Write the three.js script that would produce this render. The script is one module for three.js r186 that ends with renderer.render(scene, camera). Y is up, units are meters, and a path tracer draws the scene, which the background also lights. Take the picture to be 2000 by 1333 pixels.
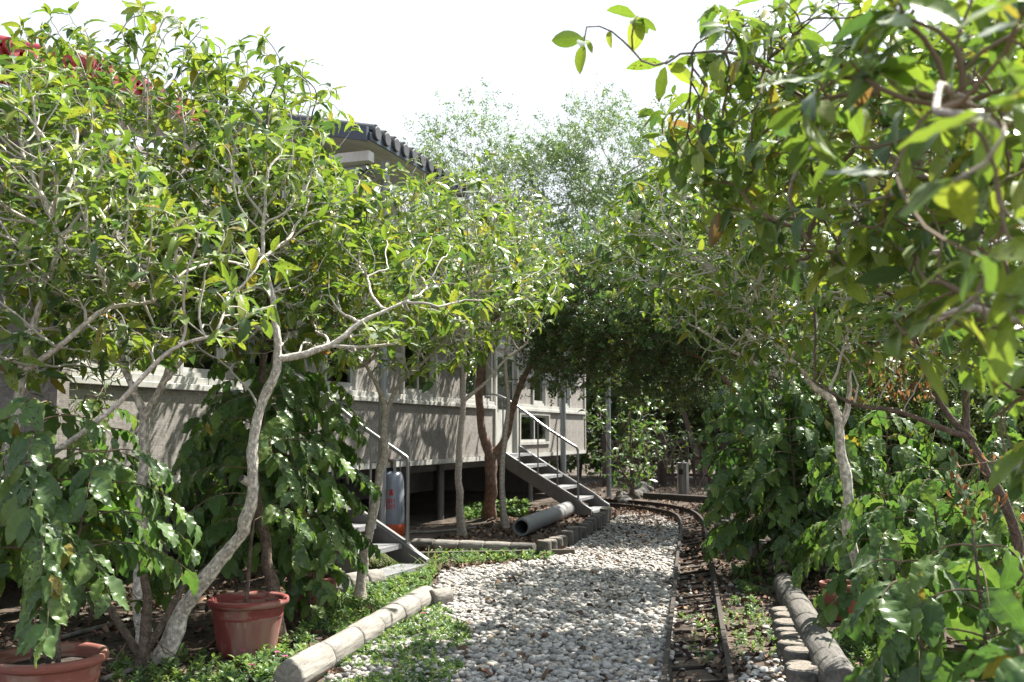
import * as THREE from 'three';
import { mergeGeometries } from 'three/addons/utils/BufferGeometryUtils.js';
import { RoundedBoxGeometry } from 'three/addons/geometries/RoundedBoxGeometry.js';

// ---------------------------------------------------------------- camera, sky, sun, exposure
const V = (x, y, z) => new THREE.Vector3(x, y, z);
const scene = new THREE.Scene();
const camera = new THREE.PerspectiveCamera(37.85, 1024 / 682, 0.05, 400);
camera.position.set(0, 1.5, 0);
camera.rotation.set(THREE.MathUtils.degToRad(5.246), 0, 0);
camera.focus = 7.5; camera.userData.fStop = 3.6;
const renderer = new THREE.WebGLRenderer({ antialias: true });
renderer.toneMapping = THREE.LinearToneMapping;
renderer.toneMappingExposure = 3.1;
renderer.shadowMap.enabled = true;
const SUN = V(0.43, 0.82, -0.37).normalize();
const sun = new THREE.DirectionalLight(new THREE.Color(1.0, 0.95, 0.86), 5);
sun.name = 'sun';
sun.position.copy(SUN).multiplyScalar(60);
sun.castShadow = true;
Object.assign(sun.shadow.camera, { left: -25, right: 25, top: 25, bottom: -25, near: 1, far: 140 });
sun.shadow.mapSize.set(4096, 4096);
scene.add(sun, sun.target);
{
  const W = 512, H = 256, data = new Float32Array(W * H * 4);
  for (let j = 0; j < H; j++) for (let i = 0; i < W; i++) {
    const up = ((j + 0.5) / H - 0.5) * Math.PI, rd = ((i + 0.5) / W - 0.5) * 2 * Math.PI;
    const y = Math.sin(up), x = Math.cos(rd) * Math.cos(up), z = Math.sin(rd) * Math.cos(up);
    const a = Math.acos(Math.min(1, Math.max(-1, x * SUN.x + y * SUN.y + z * SUN.z)));
    const h = Math.pow(1 - Math.max(0, y), 2.2), glow = 0.4 * Math.exp(-Math.pow(a / 0.5, 2)) + 0.17 * Math.exp(-Math.pow(a / 1.2, 2));
    const c = y > 0 ? [0.14 + 0.36 * h + glow, 0.185 + 0.33 * h + glow, 0.265 + 0.27 * h + glow * 0.96] : [0.12, 0.11, 0.1];
    const o = (j * W + i) * 4;
    data[o] = c[0]; data[o + 1] = c[1]; data[o + 2] = c[2]; data[o + 3] = 1;
  }
  const t = new THREE.DataTexture(data, W, H, THREE.RGBAFormat, THREE.FloatType);
  t.mapping = THREE.EquirectangularReflectionMapping; t.magFilter = THREE.LinearFilter; t.needsUpdate = true;
  scene.background = t; scene.environment = t;
}

// ---------------------------------------------------------------- helpers
function rng(seed) { let s = seed >>> 0; return () => { s = (s + 0x6d2b79f5) | 0; let t = Math.imul(s ^ (s >>> 15), 1 | s); t = (t + Math.imul(t ^ (t >>> 7), 61 | t)) ^ t; return ((t ^ (t >>> 14)) >>> 0) / 4294967296; }; }
const used = {};
function numbered(n) { const k = used[n] = (used[n] ?? -1) + 1; return k ? n + '_' + String(k).padStart(3, '0') : n; }
function tag(o, label, category, group, kind) { if (label) o.userData.label = label; if (category) o.userData.category = category; if (group) o.userData.group = group; if (kind) o.userData.kind = kind; return o; }
function group(name, label, category, pos, turn = 0, grp) { const g = new THREE.Group(); g.name = numbered(name); if (pos) g.position.copy(pos); g.rotation.y = turn; scene.add(g); return tag(g, label, category, grp); }
function mesh(name, geo, mat, parent, stuff) { const m = new THREE.Mesh(geo, mat); m.name = parent ? name : numbered(name); m.castShadow = m.receiveShadow = true; (parent ?? scene).add(m); if (stuff) m.userData.kind = 'stuff'; return m; }
function box(w, h, d, x = 0, y = 0, z = 0, r = 0) { const g = r ? new RoundedBoxGeometry(w, h, d, 2, r) : new THREE.BoxGeometry(w, h, d); return g.translate(x, y, z); }
function span(x0, x1, y0, y1, z0, z1, r = 0) { return box(x1 - x0, y1 - y0, z1 - z0, (x0 + x1) / 2, (y0 + y1) / 2, (z0 + z1) / 2, r); }
const lerp = THREE.MathUtils.lerp, clamp = THREE.MathUtils.clamp;
function hash2(x, y, s) { let h = Math.imul(x | 0, 374761393) + Math.imul(y | 0, 668265263) + Math.imul(s | 0, 974634777); h = Math.imul(h ^ (h >>> 13), 1274126177); return ((h ^ (h >>> 16)) >>> 0) / 4294967296; }
function vnoise(x, y, per, s) { const xi = Math.floor(x), yi = Math.floor(y), fx = x - xi, fy = y - yi, u = fx * fx * (3 - 2 * fx), v = fy * fy * (3 - 2 * fy), m = (a) => ((a % per) + per) % per; return lerp(lerp(hash2(m(xi), m(yi), s), hash2(m(xi + 1), m(yi), s), u), lerp(hash2(m(xi), m(yi + 1), s), hash2(m(xi + 1), m(yi + 1), s), u), v); }
function fbm(x, y, per, s, oct = 4) { let a = 0.5, t = 0, n = 0; for (let i = 0; i < oct; i++) { t += a * vnoise(x, y, per, s + i); n += a; a *= 0.5; x *= 2; y *= 2; per *= 2; } return t / n; }
function tex(w, h, fn, srgb = true, rx = 1, ry = 1) {
  const d = new Uint8Array(w * h * 4);
  for (let j = 0; j < h; j++) for (let i = 0; i < w; i++) { const c = fn(i / w, j / h, i, j), o = (j * w + i) * 4; for (let k = 0; k < 3; k++) d[o + k] = clamp(Math.round((Array.isArray(c) ? c[k] : c) * 255), 0, 255); d[o + 3] = 255; }
  const t = new THREE.DataTexture(d, w, h); t.wrapS = t.wrapT = THREE.RepeatWrapping; t.magFilter = THREE.LinearFilter; if (srgb) t.colorSpace = THREE.SRGBColorSpace; t.repeat.set(rx, ry); t.needsUpdate = true; return t;
}
const std = (o) => new THREE.MeshStandardMaterial(o), phys = (o) => new THREE.MeshPhysicalMaterial(o), rgb = (r, g, b) => new THREE.Color().setRGB(r, g, b);

// tube along points with a radius at each; uv in metres
function tube(pts, rad, seg = 7, wob = 0, seed = 1) {
  const n = pts.length, pos = [], uv = [], idx = []; let N = null, len = 0; const T = V(0, 0, 0), B = V(0, 0, 0);
  for (let i = 0; i < n; i++) {
    T.subVectors(pts[Math.min(i + 1, n - 1)], pts[Math.max(i - 1, 0)]).normalize();
    if (!N) { N = Math.abs(T.y) < 0.9 ? V(0, 1, 0) : V(1, 0, 0); }
    N = N.clone().addScaledVector(T, -N.dot(T)).normalize(); B.crossVectors(T, N);
    if (i) len += pts[i].distanceTo(pts[i - 1]);
    for (let k = 0; k <= seg; k++) {
      const a = k / seg * Math.PI * 2, r = rad[i] * (1 + (wob ? 2.4 * wob * (vnoise((k % seg) * 4 / seg, len * 9, 4, seed) - 0.5) + 1.2 * wob * (vnoise((k % seg) * 8 / seg, len * 40, 8, seed + 3) - 0.5) : 0));
      pos.push(pts[i].x + r * (Math.cos(a) * N.x + Math.sin(a) * B.x), pts[i].y + r * (Math.cos(a) * N.y + Math.sin(a) * B.y), pts[i].z + r * (Math.cos(a) * N.z + Math.sin(a) * B.z));
      uv.push(a * Math.max(rad[0], 0.004), len);
    }
  }
  for (let i = 0; i < n - 1; i++) for (let k = 0; k < seg; k++) { const a = i * (seg + 1) + k, b = a + seg + 1; idx.push(a, a + 1, b, b, a + 1, b + 1); }
  for (const e of [0, n - 1]) { const c = pos.length / 3; pos.push(pts[e].x, pts[e].y, pts[e].z); uv.push(0, len); for (let k = 0; k < seg; k++) { const a = e * (seg + 1) + k; e ? idx.push(a, a + 1, c) : idx.push(a + 1, a, c); } }
  const g = new THREE.BufferGeometry(); g.setAttribute('position', new THREE.Float32BufferAttribute(pos, 3)); g.setAttribute('uv', new THREE.Float32BufferAttribute(uv, 2)); g.setIndex(idx); g.computeVertexNormals(); return g;
}
function smoothLine(pts, rad, div) { // Catmull-Rom through control points, radii interpolated
  const c = new THREE.CatmullRomCurve3(pts, false, 'centripetal'), n = (pts.length - 1) * div, P = [], R = [];
  for (let i = 0; i <= n; i++) { const t = i / n; P.push(c.getPoint(t)); const k = Math.min(pts.length - 2, Math.floor(t * (pts.length - 1))), f = t * (pts.length - 1) - k; R.push(lerp(rad[k], rad[k + 1], f)); }
  return [P, R];
}
// one leaf blade: y along the blade (unit length), x across, z its upper side
function leafGeo({ w = 0.38, rows = 6, cols = 1, arch = 0.25, cup = 0.25, wave = 0, ripple = 0, a = 0.9, b = 0.8, twist = 0, seed = 0 }) {
  const pos = [], uv = [], idx = [], C = cols * 2 + 1;
  for (let i = 0; i <= rows; i++) {
    const t = i / rows, half = i === 0 ? 0.012 : i === rows ? 0.004 : w / 2 * Math.pow(Math.sin(Math.PI * Math.pow(t, a)), b);
    for (let c = 0; c < C; c++) {
      const e = c / cols - 1, edge = Math.abs(e);
      let x = e * half, z = -arch * t * t + cup * Math.abs(x) + wave * edge * edge * Math.sin(t * 21 + (e < 0 ? 1.3 : 0) + seed) + ripple * Math.sin(t * 46 - edge * 5) * Math.sin(Math.PI * Math.min(1, edge * 1.1)) * Math.min(1, half * 8);
      x *= 1 + wave * 0.55 * Math.sin(t * 27 + seed * 2 + e);
      const tw = twist * t, X = x * Math.cos(tw) - z * Math.sin(tw) * 0.4; z += x * Math.sin(tw);
      pos.push(X, t * (1 - 0.12 * arch), z); uv.push(e * 0.5 + 0.5, t);
    }
  }
  for (let i = 0; i < rows; i++) for (let c = 0; c < C - 1; c++) { const p = i * C + c, q = p + C; idx.push(p, p + 1, q, q, p + 1, q + 1); }
  const g = new THREE.BufferGeometry(); g.setAttribute('position', new THREE.Float32BufferAttribute(pos, 3)); g.setAttribute('uv', new THREE.Float32BufferAttribute(uv, 2)); g.setIndex(idx); g.computeVertexNormals(); return g;
}
const _x = V(0, 0, 0), _z = V(0, 0, 0), _y = V(0, 0, 0);
function leafMatrix(p, dir, up, size, wide = 1) { // blade along dir, upper side towards up
  _y.copy(dir).normalize(); _x.crossVectors(_y, up); if (_x.lengthSq() < 1e-6) _x.set(1, 0, 0); _x.normalize(); _z.crossVectors(_x, _y);
  return new THREE.Matrix4().makeBasis(_x.clone().multiplyScalar(size * wide), _y.clone().multiplyScalar(size), _z.clone().multiplyScalar(size)).setPosition(p);
}
const rv = (R) => V(R() * 2 - 1, R() * 2 - 1, R() * 2 - 1);

// ---------------------------------------------------------------- materials
const leafVein = [0, 1, 2].map((kind) => tex(128, 256, (u, v) => { const e = Math.abs(u - 0.5) * 2, s = Math.abs(((v * 11 - e * 2.2) % 1 + 1) % 1 - 0.5) * 2; const rib = Math.exp(-Math.pow(e / 0.06, 2)), side = Math.exp(-Math.pow((1 - s) / 0.12, 2)) * (1 - e * 0.6); const k = 0.86 + 0.14 * fbm(u * 8, v * 16, 8, 5) + 0.12 * rib + 0.06 * side; const n = fbm(u * 10, v * 20, 10, 31 + kind, 3), spot = kind === 1 ? clamp((n - 0.66) * 14, 0, 1) : kind === 2 ? clamp((v + 0.5 * (n - 0.5) - 0.9) * 14, 0, 1) : 0; return [lerp(k * 0.98, 0.62, spot), lerp(k, 0.4, spot), lerp(k * 0.95 + 0.02 * rib, 0.3, spot)]; }));
const leafMat = (c, o = {}, kind = 0) => phys({ color: c, map: leafVein[kind], roughness: 0.92, transmission: 0.55, thickness: 0, specularIntensity: 0.5, clearcoat: 1, clearcoatRoughness: 0.27, side: THREE.DoubleSide, ...o });
const barkTex = (seed, base, spot, dens) => tex(256, 512, (u, v, i, j) => {
  let k = 0.72 + 0.4 * (fbm(u * 6, v * 12, 6, seed) - 0.5) + 0.3 * (fbm(u * 24, v * 30, 24, seed + 9) - 0.5);
  k *= 0.9 + 0.2 * clamp((fbm(u * 5, v * 9, 5, seed + 3) - 0.4) * 4, 0, 1);
  let c = base.map((b) => b * k / 0.72);
  const gx = Math.floor(u * 10), gy = Math.floor(v * 34), px = hash2(gx, gy, seed + 5), py = hash2(gx, gy, seed + 6), pr = hash2(gx, gy, seed + 7);
  if (pr < dens) { const dx = (u * 10 - gx - 0.2 - px * 0.6), dy = (v * 34 - gy - 0.25 - py * 0.5); if (dx * dx + dy * dy * 0.7 < 0.035 * (0.3 + pr / dens)) c = spot; }
  return c;
}, true, 5, 3.6);
const barkBump = tex(256, 256, (u, v) => fbm(u * 10, v * 16, 10, 77, 5), false, 6, 4);
const bark = {
  pale: std({ map: barkTex(11, [0.8, 0.765, 0.72], [0.3, 0.27, 0.24], 0.3), bumpMap: barkBump, bumpScale: 0.006, roughness: 0.9 }),
  grey: std({ map: barkTex(31, [0.66, 0.62, 0.575], [0.25, 0.22, 0.2], 0.3), bumpMap: barkBump, bumpScale: 0.006, roughness: 0.92 }),
  dark: std({ map: barkTex(51, [0.38, 0.33, 0.29], [0.6, 0.56, 0.5], 0.35), bumpMap: barkBump, bumpScale: 0.007, roughness: 0.94 }),
  rust: std({ map: barkTex(71, [0.5, 0.4, 0.34], [0.4, 0.3, 0.24], 0.12), bumpMap: barkBump, bumpScale: 0.003, roughness: 0.75 }),
  twig: std({ color: rgb(0.5, 0.46, 0.41), roughness: 0.9 }),
  browntwig: std({ color: rgb(0.16, 0.115, 0.075), roughness: 0.9 }),
};
// leaf palettes: [colour, weight]
const PAL = {
  osm: [[rgb(0.19, 0.29, 0.03), 5], [rgb(0.25, 0.345, 0.036), 4.5], [rgb(0.135, 0.225, 0.03), 4], [rgb(0.08, 0.155, 0.034), 2.5], [rgb(0.33, 0.38, 0.04), 2.5], [rgb(0.36, 0.31, 0.035), 0.55], [rgb(0.3, 0.17, 0.05), 0.08]],
  coffee: [[rgb(0.11, 0.215, 0.035), 4], [rgb(0.08, 0.165, 0.034), 5], [rgb(0.165, 0.27, 0.042), 3.5], [rgb(0.18, 0.27, 0.045), 1.2], [rgb(0.36, 0.28, 0.035), 0.12]],
  hedge: [[rgb(0.08, 0.145, 0.04), 5], [rgb(0.12, 0.2, 0.048), 4], [rgb(0.2, 0.26, 0.045), 2], [rgb(0.24, 0.22, 0.04), 0.5]],
  far: [[rgb(0.16, 0.25, 0.06), 4], [rgb(0.21, 0.31, 0.07), 4], [rgb(0.12, 0.2, 0.06), 3]],
  lime: [[rgb(0.14, 0.2, 0.03), 4], [rgb(0.2, 0.24, 0.03), 3], [rgb(0.09, 0.14, 0.03), 3]],
  dry: [[rgb(0.3, 0.14, 0.055), 4], [rgb(0.2, 0.09, 0.04), 3], [rgb(0.36, 0.2, 0.09), 2]],
};
const palMats = new Map();
function pick(pal, R) { let t = 0; for (const p of pal) t += p[1]; let k = R() * t; for (const p of pal) { k -= p[1]; if (k <= 0) return p; } return pal[0]; }
const matOf = (p, o, kind = 0) => { if (!palMats.has(p)) palMats.set(p, []); const a = palMats.get(p); return a[kind] ??= leafMat(p[0], o, kind); };
const leafWhite = [0, 1, 2].map((k) => leafMat(rgb(1, 1, 1), {}, k));

const LEAF = {
  osm: [0.16, 0.34, 0.55, 0.08, 0.75].map((a, i) => leafGeo({ w: [0.42, 0.38, 0.46, 0.4, 0.36][i], rows: 7, cols: 2, arch: a, cup: [0.3, 0.15, 0.45, 0.05, 0.6][i], wave: 0.012 + 0.006 * i, ripple: 0.004, a: 0.95, b: [0.72, 0.8, 0.68, 0.75, 0.85][i], twist: [0.2, -0.35, 0.1, -0.1, 0.6][i], seed: i })),
  coffee: [0.2, 0.38, 0.55].map((a, i) => leafGeo({ w: 0.49, rows: 14, cols: 2, arch: a, cup: 0.22, wave: 0.038, ripple: 0.018, a: 0.92, b: 0.75, twist: [0.15, -0.2, 0.05][i], seed: i * 2 })),
  narrow: [0.2, 0.45].map((a, i) => leafGeo({ w: 0.2, rows: 6, cols: 1, arch: a, cup: 0.3, a: 0.9, b: 0.8, seed: i })),
  dry: [0.9, 1.3].map((a, i) => leafGeo({ w: 0.42, rows: 6, cols: 1, arch: a * 0.5, cup: 0.9, wave: 0.06, twist: 1.2 - i * 2, seed: i })),
};
function sprigGeo(n, len, leafLen, w, seed) { const R = rng(seed), L = leafGeo({ w, rows: 3, cols: 1, arch: 0.2, cup: 0.3 }), out = []; for (let i = 0; i < n; i++) { const t = (i + 0.6) / n, a = i * 2.4 + R(), d = V(Math.cos(a), 0.35 + 0.5 * t + R() * 0.3, Math.sin(a)); out.push(L.clone().applyMatrix4(leafMatrix(V((R() - 0.5) * 0.01, t * len, (R() - 0.5) * 0.01), d, V(R() - 0.5, 1.2, R() - 0.5), leafLen * (0.75 + R() * 0.5)))); } return mergeGeometries(out); }

const SPR = { hedge: [0, 1, 2].map((k) => sprigGeo(10, 1.0, 0.34, 0.5, 80 + k)), far: [0, 1, 2].map((k) => sprigGeo(9, 1.0, 0.3, 0.34, 90 + k)) };
// ---------------------------------------------------------------- plants
// space colonisation: branches grow from the given limbs towards points spread in the crown
const clump = (x, y, z) => { const xi = Math.floor(x), yi = Math.floor(y), zi = Math.floor(z), h = (a, b, c) => hash2(a + c * 131, b + c * 57, 17), f = (t) => t * t * (3 - 2 * t), u = f(x - xi), v = f(y - yi), w = f(z - zi), pl = (c) => lerp(lerp(h(xi, yi, c), h(xi + 1, yi, c), u), lerp(h(xi, yi + 1, c), h(xi + 1, yi + 1, c), u), v); return lerp(pl(zi), pl(zi + 1), w); };
function growBranches(limbs, clouds, R, { step = 0.1, reach = 1.2, kill = 0.17, iters = 170, lift = 0.06, fine = 0.62, dens = 4.9 }) {
  const P = [], par = [], rad = [], fixed = []; step *= fine; kill *= fine;
  for (const [pts, rr, attach] of limbs) {
    const [q, r0] = smoothLine(pts, rr, 5), r = r0.map((x) => x * 0.87); let prev = -1; q.forEach((p, i) => { if (i > 1) { const k = Math.min(0.6 * r[i], 0.02) * 2; p.x += k * (vnoise(i * 0.45, pts[0].x * 7, 512, 5) - 0.5); p.z += k * (vnoise(i * 0.45, pts[0].x * 7 + 9, 512, 6) - 0.5); } });
    for (let i = 0; i < q.length; i++) {
      if (i === 0 && P.length) { let best = 1e9; P.forEach((p, k) => { const d = p.distanceToSquared(q[0]); if (d < best) { best = d; prev = k; } }); if (best < 0.0004) { continue; } }
      P.push(q[i]); par.push(prev); rad.push(r[i]); fixed.push(attach === undefined ? 1 : attach); prev = P.length - 1;
    }
  }
  const nFixed = P.length, A = [];
  for (const [cx, cy, cz, rx, ry, rz, n] of clouds) for (let i = 0; i < n * dens; i++) { let v, ok = 0; const far = R() < 0.07 ? 1.32 : 1; do { v = rv(R); ok++; } while (v.lengthSq() > 1 || (ok < 40 && clump((cx + v.x * rx) / (step * 3.6), (cy + v.y * ry) / (step * 3.6), (cz + v.z * rz) / (step * 3.6)) < 0.46)); v.multiplyScalar(far); if (far > 1) v.y = Math.abs(v.y); A.push(V(cx + v.x * rx, cy + v.y * ry, cz + v.z * rz)); }
  const near = A.map(() => -1), nd = A.map(() => 1e9), live = A.map(() => true);
  const upd = (k) => { const p = P[k]; for (let i = 0; i < A.length; i++) if (live[i]) { const d = p.distanceToSquared(A[i]); if (d < nd[i]) { nd[i] = d; near[i] = k; } } };
  for (let k = 0; k < P.length; k++) if ((rad[k] < 0.05 || k > 6) && (k % 3 === 0 || par[k + 1] !== k)) upd(k);
  const kids = new Map();
  for (let it = 0; it < iters; it++) {
    const pull = new Map(); let any = false, wide = reach * reach * (it < 45 ? 6 : 1);
    for (let i = 0; i < A.length; i++) if (live[i] && near[i] >= 0 && nd[i] < wide) { any = true; const d = V(0, 0, 0).subVectors(A[i], P[near[i]]).normalize(); if (pull.has(near[i])) pull.get(near[i]).add(d); else pull.set(near[i], d); }
    if (!any) break;
    for (const [k, d] of pull) {
      const kc = kids.get(k) ?? 0; if (kc > 3) continue;
      if (par[k] >= 0) d.normalize().addScaledVector(V(0, 0, 0).subVectors(P[k], P[par[k]]).normalize(), k < nFixed ? 0.1 : 0.75);
      d.normalize().addScaledVector(rv(R), 0.2); d.y += lift; d.normalize();
      const q = P[k].clone().addScaledVector(d, step); P.push(q); par.push(k); rad.push(0); fixed.push(0); kids.set(k, kc + 1); upd(P.length - 1);
    }
    for (let i = 0; i < A.length; i++) if (live[i] && nd[i] < kill * kill) live[i] = false;
  }
  return { P, par, rad, nFixed };
}
function skeleton(limbs, clouds, R, o) {
  const { P, par, rad, nFixed } = growBranches(limbs, clouds, R, o), n = P.length, ch = P.map(() => []), e = 2.1, tip = o.tip ?? 0.0034, acc = new Float64Array(n);
  for (let i = 0; i < n; i++) if (par[i] >= 0) ch[par[i]].push(i);
  for (let i = n - 1; i >= 0; i--) { if (!ch[i].length) acc[i] = Math.pow(tip, e); if (par[i] >= 0) acc[par[i]] += acc[i] * 1.004; }
  for (let i = 0; i < n; i++) { const r = Math.pow(acc[i], 1 / e); rad[i] = i < nFixed ? rad[i] : Math.min(r, par[i] >= 0 ? rad[par[i]] * 0.97 : r); }
  const chains = [], start = []; for (let i = 0; i < n; i++) if (par[i] < 0) start.push(i);
  while (start.length) {
    let k = start.pop(); const c = par[k] >= 0 ? [par[k], k] : [k];
    while (ch[k].length) { const s = [...ch[k]].sort((a, b) => (b < nFixed) - (a < nFixed) || acc[b] - acc[a]); for (const o2 of s.slice(1)) start.push(o2); k = s[0]; c.push(k); }
    chains.push(c);
  }
  return { P, par, rad, ch, chains, nFixed };
}
function plantLeaves(root, base, list, geos, pal, maxSingle, R, name = 'leaf', foliage = 'foliage') {
  // list of {m, s, pal?}: those that show largest from the path become parts of their own, the rest one mass
  const eye = camera.position; for (const l of list) { const e = l.m.elements; l.show = l.s / Math.hypot(e[12] - eye.x, e[13] - eye.y, e[14] - eye.z); }
  list.sort((a, b) => b.show - a.show);
  const off = new THREE.Matrix4().makeTranslation(-base.x, -base.y, -base.z);
  list.slice(0, maxSingle).forEach((l) => { const p = l.pal ?? pick(pal, R); const m = mesh(name, geos[Math.floor(R() * geos.length)], matOf(p, undefined, R() < 0.62 ? 0 : R() < 0.6 ? 1 : 2), root); m.applyMatrix4(off.clone().multiply(l.m)); });
  const rest = list.slice(maxSingle); if (!rest.length) return;
  geos.forEach((g, gi) => {
    const part = rest.filter((_, i) => i % geos.length === gi); if (!part.length) return;
    const im = new THREE.InstancedMesh(g, leafWhite[[0, 1, 0, 2, 0][gi % 5]], part.length); im.name = foliage; im.userData.kind = 'stuff'; im.castShadow = im.receiveShadow = true; const c = new THREE.Color();
    part.forEach((l, i) => { im.setMatrixAt(i, off.clone().multiply(l.m)); const p = l.pal ?? pick(pal, R); const k = 0.82 + R() * 0.36; im.setColorAt(i, c.setRGB(p[0].r * k * (0.95 + R() * 0.1), p[0].g * k, p[0].b * k)); });
    root.add(im);
  });
}
function tree(name, label, limbs, clouds, o) {
  const R = rng(o.seed), base = limbs[0][0][0].clone(); base.y = Math.max(0, base.y);
  const root = group(name, label, 'tree', base, 0, o.group), S = skeleton(limbs, clouds, R, o), rel = (p) => V(p.x - base.x, p.y - base.y, p.z - base.z), thin = [], list = [];
  S.chains.sort((a, b) => S.rad[b[1] ?? b[0]] - S.rad[a[1] ?? a[0]]);
  let nb = 0;
  for (const c of S.chains) {
    if (c.length < 2) continue;
    const pts = c.map((k) => rel(S.P[k])), rr = c.map((k, i) => i === 0 && S.par[c[0]] !== undefined && c.length > 1 && S.rad[c[0]] > S.rad[c[1]] * 1.3 ? S.rad[c[1]] : S.rad[k]);
    const big = rr[0] > (o.limbRadius ?? 0.012);
    if (nb === 0) { if (base.y < 0.3) { rr[0] *= 1.35; if (rr.length > 3) { rr[1] *= 1.15; rr[2] *= 1.05; } const b0 = pts[0].clone(); b0.y -= 0.1; pts.unshift(b0); rr.unshift(rr[0] * 1.1); } mesh('trunk', tube(pts, rr, 12, 0.16, o.seed), o.bark, root); nb++; }
    else if (big && nb < 60) { mesh('branch', tube(pts, rr, 8, 0.1, nb), o.bark, root); nb++; }
    else thin.push(tube(pts, rr, o.twigSeg ?? 4));
  }
  if (thin.length) mesh('twigs', mergeGeometries(thin), o.twig ?? bark.twig, root, true);
  const up = V(0, 1, 0), side = V(0, 0, 0), dir = V(0, 0, 0), tw = V(0, 0, 0), L = o.leaf ?? 0.12;
  for (let k = S.nFixed; k < S.P.length; k++) {
    const isTip = !S.ch[k].length; if (!isTip && (S.rad[k] > 0.0062 || R() > (o.along ?? 0.42))) continue;
    tw.subVectors(S.P[k], S.P[S.par[k]]).normalize(); let a = R() * 6.28;
    if (o.sprig) { const m = isTip ? (o.sprigs ?? 3) : 1; for (let i = 0; i < m; i++) { dir.copy(tw).addScaledVector(rv(R), 0.9); dir.y += 0.15; const s = L * (0.75 + R() * 0.5); list.push({ m: leafMatrix(S.P[k].clone().addScaledVector(rv(R), o.scatter ?? 0.08), dir, rv(R), s), s }); } continue; }
    const pairs = isTip ? 2 + Math.floor(R() * 2.4) : 1;
    for (let q = 0; q < pairs; q++, a += 1.57) for (const sgn of [0, Math.PI]) {
      if (R() < (o.gap ?? 0.2)) continue;
      side.set(Math.cos(a + sgn), 0, Math.sin(a + sgn)).addScaledVector(tw, -tw.dot(side)).normalize();
      dir.copy(tw).multiplyScalar(isTip ? 0.35 + q * 0.25 : 0.3).add(side).addScaledVector(rv(R), 0.28); dir.y += (o.rise ?? 0.15) - R() * (o.droop ?? 0.5); dir.normalize();
      const s = L * (0.45 + R() * 0.75) * (q > 1 ? 0.75 : 1), old = R() < 0.02;
      list.push({ m: leafMatrix(S.P[k].clone().addScaledVector(tw, -q * 0.018 + 0.01).addScaledVector(dir, 0.006), dir, up.clone().addScaledVector(tw, 0.4).addScaledVector(rv(R), 0.45), s, 0.85 + R() * 0.3), s });
    }
  }
  plantLeaves(root, base, list, o.sprig ?? o.leaves ?? LEAF.osm, o.pal ?? PAL.osm, o.sprig ? 0 : o.single ?? 300, R);
  console.log(root.name, 'nodes', S.P.length, 'leaves', list.length);
  return root;
}
// a hedge: many leafy sprigs through a long lumpy volume, on upright stems
function hedge(label, a, c, h, depth, n, leaf, pal, seed) {
  const R = rng(seed), root = group('garden_hedge', label, 'hedge', a), d = c.clone().sub(a), L = d.length(), list = [], nrm = V(-d.z, 0, d.x).normalize();
  for (let i = 0; i < n; i++) { const t = R(), y = Math.pow(R(), 0.8), top = h * (0.72 + 0.5 * fbm(t * L * 0.5 + seed, 3.3, 64, seed)), w = (R() - 0.5) * depth * (0.6 + 0.8 * fbm(t * L, y * 6, 64, seed + 2)); const p = a.clone().addScaledVector(d, t).addScaledVector(nrm, w); p.y = 0.1 + y * top; const dir = V(R() - 0.5, R() - 0.15, R() - 0.5), s = leaf * (0.7 + R() * 0.6); list.push({ m: leafMatrix(p, dir, rv(R), s), s }); }
  for (let i = 0; i < Math.round(L / 1.1); i++) { const p = d.clone().multiplyScalar((i + R()) / Math.round(L / 1.1)); mesh('stem', tube([p.clone(), p.clone().add(V(R() - 0.5, h * 0.5, R() - 0.5)), p.clone().add(V(R() * 2 - 1, h * 0.9, R() - 0.5))], [0.06, 0.045, 0.02], 6), bark.dark, root); }
  plantLeaves(root, a, list, SPR.hedge, pal, 0, R);
  return root;
}
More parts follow.
